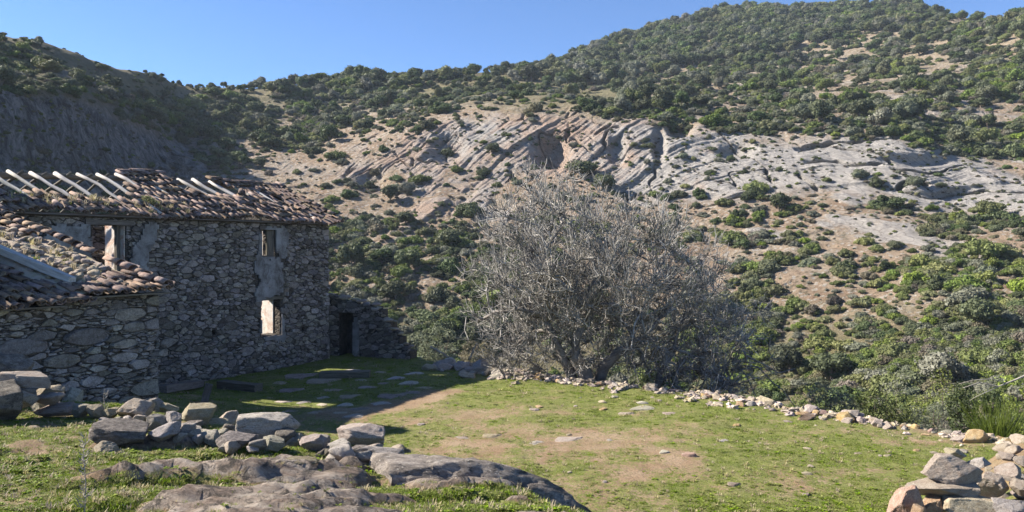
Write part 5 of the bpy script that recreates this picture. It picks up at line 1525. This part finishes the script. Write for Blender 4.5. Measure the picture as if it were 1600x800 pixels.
# low dark tangle at the right, hanging over the slope
T_ = np.array([4.9, 21.4, 0.2]) + rf_.normal(size=(150, 3)) * np.array([1.1, 0.7, 0.5])
T_[:, 2] = np.maximum(T_[:, 2], G(T_[:, 0], T_[:, 1]) + 0.12)
k_ = np.linalg.norm(T_[:, None] - nodes[None], axis=2).argsort(1)[:, 25]
Pt = grow(nodes[k_], ndir[k_], T_, 6, 0.06, 0.12)
V, Fq = tubes_np(Pt - tb, np.linspace(0.024, 0.010, 6)[None] * rf_.uniform(0.7, 1.4, (150, 1)), 4)
tag(obj('lower_branches', mesh('lower_branches', V, Fq, M_bark), fig), kind='stuff')
# twigs: short, crooked, turning up at the ends
N = 16500
k = rf_.integers(len(nodes) - 1500 * 3 - 380 * 4, len(nodes), N)
st_ = nodes[k]
ctr = np.array([2.4, 22, 1.2])
outw = st_ - ctr; outw /= np.linalg.norm(outw, axis=1)[:, None]
dr = 0.5 * ndir[k] + 0.45 * outw + 0.75 * unit(rf_, N) + np.array([0, 0, 0.18]); dr /= np.linalg.norm(dr, axis=1)[:, None]
Lt = rf_.uniform(0.14, 0.5, N)[:, None]
mid_ = st_ + dr * Lt * 0.55 + rf_.normal(size=(N, 3)) * 0.02
end = st_ + dr * Lt + np.array([0, 0, 1.0]) * Lt * rf_.uniform(-0.05, 0.45, N)[:, None]
V, Fq = tubes_np(np.stack([st_, mid_, end], 1) - tb, np.tile(np.array([0.0100, 0.0085, 0.0055]), (N, 1)) * rf_.uniform(0.75, 1.2, N)[:, None], 3)
crownV.append(V); crownF.append(Fq + nb0)
crown = obj('crown', mesh('crown', np.concatenate(crownV), np.concatenate(crownF), M_twig), fig)

# ------------------------------------------------------------------ shrubs and dry stalks just past the terrace edge
def near_shrub(name, x0, x1, ytop, Y, mat, label, seed, nleaf=3000, size=0.03, cat='shrub', dens=16, aspect=0.45):
    rg = np.random.default_rng(seed)
    X = ((x0 + x1) / 2 - CX) / F * Y; w = (x1 - x0) / F * Y
    zb = float(G(X, Y)); zt = CZ - (ytop - HY) / F * Y; h = max(0.4, zt - zb)
    L = []
    for i in range(dens):
        a = rg.uniform(0, 6.28); r = math.sqrt(rg.uniform(0, 1)) * 0.36 * w
        q = rg.uniform(0.25, 0.92) * (1 - 0.5 * (r / (0.5 * w)) ** 2)
        L.append((r * math.cos(a), 0.8 * r * math.sin(a), h * q, rg.uniform(0.10, 0.2) * min(w, h * 1.3)))
    V, fl = foliage(rg, L, nleaf, size, 0.9, aspect, core=False)
    t = empty(name, (X, Y, zb))
    obj('foliage', mesh('foliage', V, fl[0], mat), t)
    mbx = MB()
    for l in L: mbx.tube([(0.1 * l[0], 0.1 * l[1], -0.1), (0.5 * l[0], 0.5 * l[1], 0.5 * l[2]), l[:3]], [0.02, 0.014, 0.006], 4)
    obj('stem', mbx.mesh('stem', M_stem), t)
    tag(t, label, cat)
near_shrub('green_shrub', 1318, 1425, 588, 18.6, M_leaf_mid, 'dark green leafy shrub behind the stone row, right of the bare tree', 1, 4500, 0.035)
near_shrub('grey_shrub', 1255, 1335, 570, 20.5, M_leaf_grey, 'grey-green shrub touching the right side of the bare tree', 2, 3500, 0.03)
near_shrub('broom_shrub', 1415, 1500, 603, 18.2, M_leaf_grey, 'low feathery grey-green broom between the two dry stalks', 3, 3500, 0.03, aspect=0.2)
near_shrub('green_shrub', 1482, 1572, 585, 16.4, M_leaf_dark, 'dark green shrub right of the second dry stalk', 4, 4500, 0.035)
near_shrub('tall_shrub', 1425, 1555, 500, 25.0, M_leaf_yel, 'tall loose yellow-green shrub behind the dry stalks', 5, 5000, 0.04)
near_shrub('tall_shrub', 1555, 1640, 545, 20.0, M_leaf_yel, 'yellow-green shrub at the right edge above the pale broom', 6, 4000, 0.035)
near_shrub('grey_shrub', 1345, 1430, 545, 26.0, M_leaf_grey, 'pale grey-green shrub behind the dark green leafy shrub', 7, 3500, 0.035)
near_shrub('grey_shrub', 640, 720, 488, 31.0, M_leaf_grey, 'grey-green shrub behind the stone heap near the annex wall', 8, 3500, 0.04)
near_shrub('grey_shrub', 705, 775, 515, 29.0, M_leaf_brown, 'brownish thin shrub at the left foot of the bare tree', 9, 3000, 0.035)
near_shrub('green_shrub', 1225, 1290, 545, 25.0, M_leaf_mid, 'mid green shrub seen through the right twigs of the bare tree', 10, 3500, 0.035)
near_shrub('green_shrub', 1580, 1660, 615, 15.5, M_leaf_mid, 'mid green shrub at the right edge under the dry branch', 11, 3500, 0.03)
# upright pale broom: a fan of thin green switches
b0 = ((1560 - CX) / F * 15.4, 15.4); zb = float(G(*b0))
N = 420
base = np.stack([rf_.normal(0, 0.10, N), rf_.normal(0, 0.10, N), np.zeros(N)], -1)
dr = np.stack([rf_.normal(0, 0.33, N), rf_.normal(0, 0.25, N), np.ones(N)], -1); dr /= np.linalg.norm(dr, axis=1)[:, None]
Lq = rf_.uniform(0.6, 1.35, N)[:, None]
P = np.stack([base, base + dr * Lq * 0.5 + rf_.normal(size=(N, 3)) * 0.02, base + dr * Lq + dr * np.array([1, 1, 0]) * 0.2], 1)
V, Fq = tubes_np(P, np.tile(np.array([0.006, 0.005, 0.002]), (N, 1)), 3)
br = obj('broom_shrub', mesh('broom_shrub', V, Fq, M_leaf_yel), None, (b0[0], b0[1], zb))
tag(br, 'fan of upright pale green switches at the right edge', 'shrub')

def stalk(px, py0, py1, label, Y=None, r=0.010, buds=60, bs=0.035):
    P = at(px, py1) if Y is None else Vector(((px - CX) / F * Y, Y, CZ - (py1 - HY) / F * Y))
    h = (py1 - py0) / F * P.y
    t = empty('dry_stalk', tuple(P))
    mbx = MB(); mbx.tube([(0, 0, -0.05), (0.015, 0, h * 0.4), (-0.01, 0.01, h * 0.75), (0.02, 0, h)], [r, r * 0.8, r * 0.65, r * 0.3], 5)
    obj('stem', mbx.mesh('stem', M_dry), t)
    rg = np.random.default_rng(int(px))
    pv = []
    for i in range(buds):
        z = h * rg.uniform(0.12, 0.98); a = rg.uniform(0, 6.28); L = bs * rg.uniform(0.5, 1.5) * (1.6 if z < 0.25 * h else 1)
        pv.append([(0, 0, z), (0.6 * L * math.cos(a), 0.6 * L * math.sin(a), z + 0.2 * L), (L * math.cos(a), L * math.sin(a), z + 0.8 * L)])
    V, Fq = tubes_np(np.array(pv), np.tile(np.array([r * 0.45, r * 0.75, r * 0.35]), (buds, 1)), 4)
    obj('seed_heads', mesh('seed_heads', V, Fq, M_dry), t)
    tag(t, label, 'stalk')
stalk(1374, 572, 648, 'dry flower stalk standing before the dark green leafy shrub', r=0.016, buds=130, bs=0.07)
stalk(1486, 588, 664, 'dry flower stalk left of the dark green shrub at right', r=0.014, buds=120, bs=0.06)
stalk(131, 676, 812, 'thin dry thistle stalk standing in the left foreground grass', r=0.005, buds=70, bs=0.03)
stalk(162, 608, 652, 'short pale dry stalk by the shed foot', r=0.007, buds=10, bs=0.06)
stalk(222, 638, 662, 'short thin dry stalk beside the overhanging boulder', r=0.004, buds=8, bs=0.04)
# dry branch reaching in from the right
t = empty('dry_branch', (9.8, 15.2, float(G(9.8, 15.2))))
mbx = MB()
def wp(px, py, Y=15.2): return Vector(((px - CX) / F * Y, Y, CZ - (py - HY) / F * Y)) - Vector(t.location)
for pts, r in (([(1640, 570), (1590, 592), (1560, 604), (1530, 598), (1505, 606)], 0.022), ([(1575, 600), (1550, 592), (1520, 594), (1498, 600)], 0.012), ([(1560, 604), (1525, 620), (1515, 626)], 0.010), ([(1640, 570), (1645, 640), (1642, 700)], 0.03)):
    mbx.tube([wp(*p) for p in pts], [r * (1 - 0.7 * i / (len(pts) - 1)) for i in range(len(pts))], 5)
obj('branch', mbx.mesh('branch', M_dry, True), t)
tag(t, 'bleached crooked dry branch reaching in from the right edge', 'branch')

# ------------------------------------------------------------------ grass
gcol = bpy.data.collections.new('grass_kinds')
def tuft(seed, n, h, spread, mat, name, lean=0.6):
    rg = np.random.default_rng(seed)
    b = np.stack([rg.normal(0, spread, n), rg.normal(0, spread, n), np.full(n, -0.01)], -1)
    a = rg.uniform(0, 6.28, n); ln = rg.uniform(0.1, lean, n) * h
    tip = b + np.stack([np.cos(a) * ln, np.sin(a) * ln, h * rg.uniform(0.5, 1.1, n)], -1)
    s = np.stack([-np.sin(a), np.cos(a), np.zeros(n)], -1) * 0.0042 * (h / 0.05) ** 0.5
    md = b * 0.45 + tip * 0.55 + np.array([0, 0, 0.12 * h])
    V = np.stack([b - s, b + s, md + s * 0.8, md - s * 0.8, tip], 1).reshape(-1, 3)
    Fc = []
    for i in range(n): Fc += [(5 * i, 5 * i + 1, 5 * i + 2, 5 * i + 3), (5 * i + 3, 5 * i + 2, 5 * i + 4)]
    o = bpy.data.objects.new(name, mesh(name, V, Fc, mat)); gcol.objects.link(o)
def weed(seed, name):
    rg = np.random.default_rng(seed); V, Fc = [], []
    for i in range(16):
        a = rg.uniform(0, 6.28); L = rg.uniform(0.03, 0.075); w = L * 0.28; up_ = rg.uniform(0.2, 0.8)
        d = np.array([math.cos(a), math.sin(a), up_]); d /= np.linalg.norm(d); s = np.array([-math.sin(a), math.cos(a), 0])
        p = [d * 0.01, d * L * 0.6 + s * w, d * L - np.array([0, 0, 0.25 * L]), d * L * 0.6 - s * w]
        b = len(V); V += p; Fc.append((b, b + 1, b + 2, b + 3))
    o = bpy.data.objects.new(name, mesh(name, V, Fc, M_grass)); gcol.objects.link(o)
for i in range(3): tuft(300 + i, 24, 0.032, 0.038, M_grass, 'grass_kind_%02d' % i)
tuft(310, 14, 0.07, 0.02, M_grass_dry, 'grass_kind_03', 1.0)
weed(311, 'grass_kind_04'); weed(312, 'grass_kind_05')
tuft(313, 26, 0.03, 0.05, M_grass, 'grass_kind_06', 0.9)
n = 150000
gp = rng.uniform(-120, 1720, n)
iy = rng.uniform(1 / 27.0, 1 / 4.3, n); gy = 1 / iy
gx_ = (gp - CX) / F * gy
ga = grass_amount(gx_, gy)
terr = inside(gx_, gy, TERRACE + [(-40, -20)])
keep = (rng.uniform(0, 1, n) < np.clip(ga * 1.35 - 0.18, 0.03, 1)) & terr
lx = (gx_ + 5.9) * 0.4712 + (gy - 25.3) * 0.882; ly = -(gx_ + 5.9) * 0.882 + (gy - 25.3) * 0.4712
keep &= ~((ly > -0.05) & (lx < 0.1)) & ~((lx < -10.1) & (ly > -5.1))
keep &= seg_dist(gx_, gy, BANK) > 0.7
gx_, gy, ga = gx_[keep], gy[keep], ga[keep]
gz = G(gx_, gy)
m = len(gx_)
u = rng.uniform(0, 1, m)
dryp = np.clip(0.10 + 0.5 * (1 - ga), 0, 0.5)
weedp = np.clip(0.10 + 0.5 * fbm2(gx_ / 0.7, gy / 0.7, 3, 201), 0, 0.45) * (gy < 12)
gk = np.where(u < dryp * 0.22, 3, np.where(u < dryp * 0.5 + weedp, 4 + rng.integers(0, 2, m), np.where(rng.uniform(0, 1, m) < 0.35, 6, rng.integers(0, 3, m))))
gs = rng.uniform(0.45, 1.0, m) * np.clip(0.55 + 0.6 * ga, 0.4, 1.2) * np.interp(gy, [4, 10, 25], [0.85, 0.95, 1.25])
scatter('grass', np.stack([gx_, gy, gz], -1), np.stack([gs * np.interp(gy, [5, 25], [1, 1.5]), gs * np.interp(gy, [5, 25], [1, 1.5]), gs], -1), np.stack([np.zeros(m), np.zeros(m), rng.uniform(0, 6.28, m)], -1), gk, gcol, 'short green and dry grass growing over the yard and outcrop', 'grass')
# tufts on the roofs
def house_pt(x, y, z): return house.matrix_basis @ Vector((x, y, z))
rp = []
for i in range(60):
    x = random.uniform(-9.8, -5.2); y = random.uniform(-0.1, 0.5); rp.append(tuple(house_pt(x, y, roof_z(x, y) + 0.08)))
for i in range(40):
    x = random.uniform(-1.3, -0.2); y = random.uniform(0.6, 4.2); rp.append(tuple(shed.matrix_basis @ Vector((x, y, szr(x, y) + 0.0))))
rp = np.array(rp)
scatter('roof_grass', rp, np.tile([[1.6, 1.6, 2.0]], (len(rp), 1)) * rng.uniform(0.5, 1.2, (len(rp), 1)), np.stack([np.zeros(len(rp)), np.zeros(len(rp)), rng.uniform(0, 6, len(rp))], -1), np.where(rng.uniform(0, 1, len(rp)) < 0.75, 3, 0), gcol, 'dry grass sprouting between the roof tiles and rubble', 'grass')
q = house_pt(-6.28, 0.5, roof_z(-6.28, 0.5))
rg = np.random.default_rng(9)
V, fl = foliage(rg, [(0, 0, 0.12, 0.11), (0.14, 0, 0.08, 0.09), (0.28, -0.03, 0.03, 0.08)], 260, 0.028, 0.8, 0.6, core=False)
tag(obj('roof_plant', mesh('roof_plant', V, fl[0], M_leaf_yel), None, tuple(q)), 'small bright green plant growing on the house roof tiles', 'plant')

# ------------------------------------------------------------------ look-alikes that can be told apart by their order get it in the label
ORD = ['leftmost', 'second from left', 'third from left', 'fourth from left', 'fifth from left', 'sixth from left', 'seventh from left', 'rightmost']
same = {}
for o in scene.objects:
    if o.parent is None and 'group' in o and 'label' in o: same.setdefault(o['label'], []).append(o)
for lab, os_ in same.items():
    n_ = len(os_)
    if not 2 <= n_ <= 8: continue
    os_.sort(key=lambda o: o.location.x / max(1.0, o.location.y))
    for i, o in enumerate(os_):
        w_ = ORD[i] if i < n_ - 1 else 'rightmost'
        o['label'] = '%s (%s)' % (lab, w_) if len(lab.split()) <= 12 else lab

# ------------------------------------------------------------------ the thin air over the valley
hb = MB(); hb.box((-900, -60, -80), (1400, 1000, float(max(VZ.max() + 8, 60))))
hz = NT('valley_air')
hz.t.nodes.remove(hz.b)
pv = hz.n('ShaderNodeVolumePrincipled', {'Color': (0.72, 0.83, 1.0, 1), 'Density': 0.00019, 'Anisotropy': 0.0})
hz.t.links.new(pv.outputs[0], hz.out.inputs['Volume'])
tag(obj('haze', hb.mesh('haze', hz.m)), 'thin blue haze in the air over the valley', 'haze', kind='stuff')
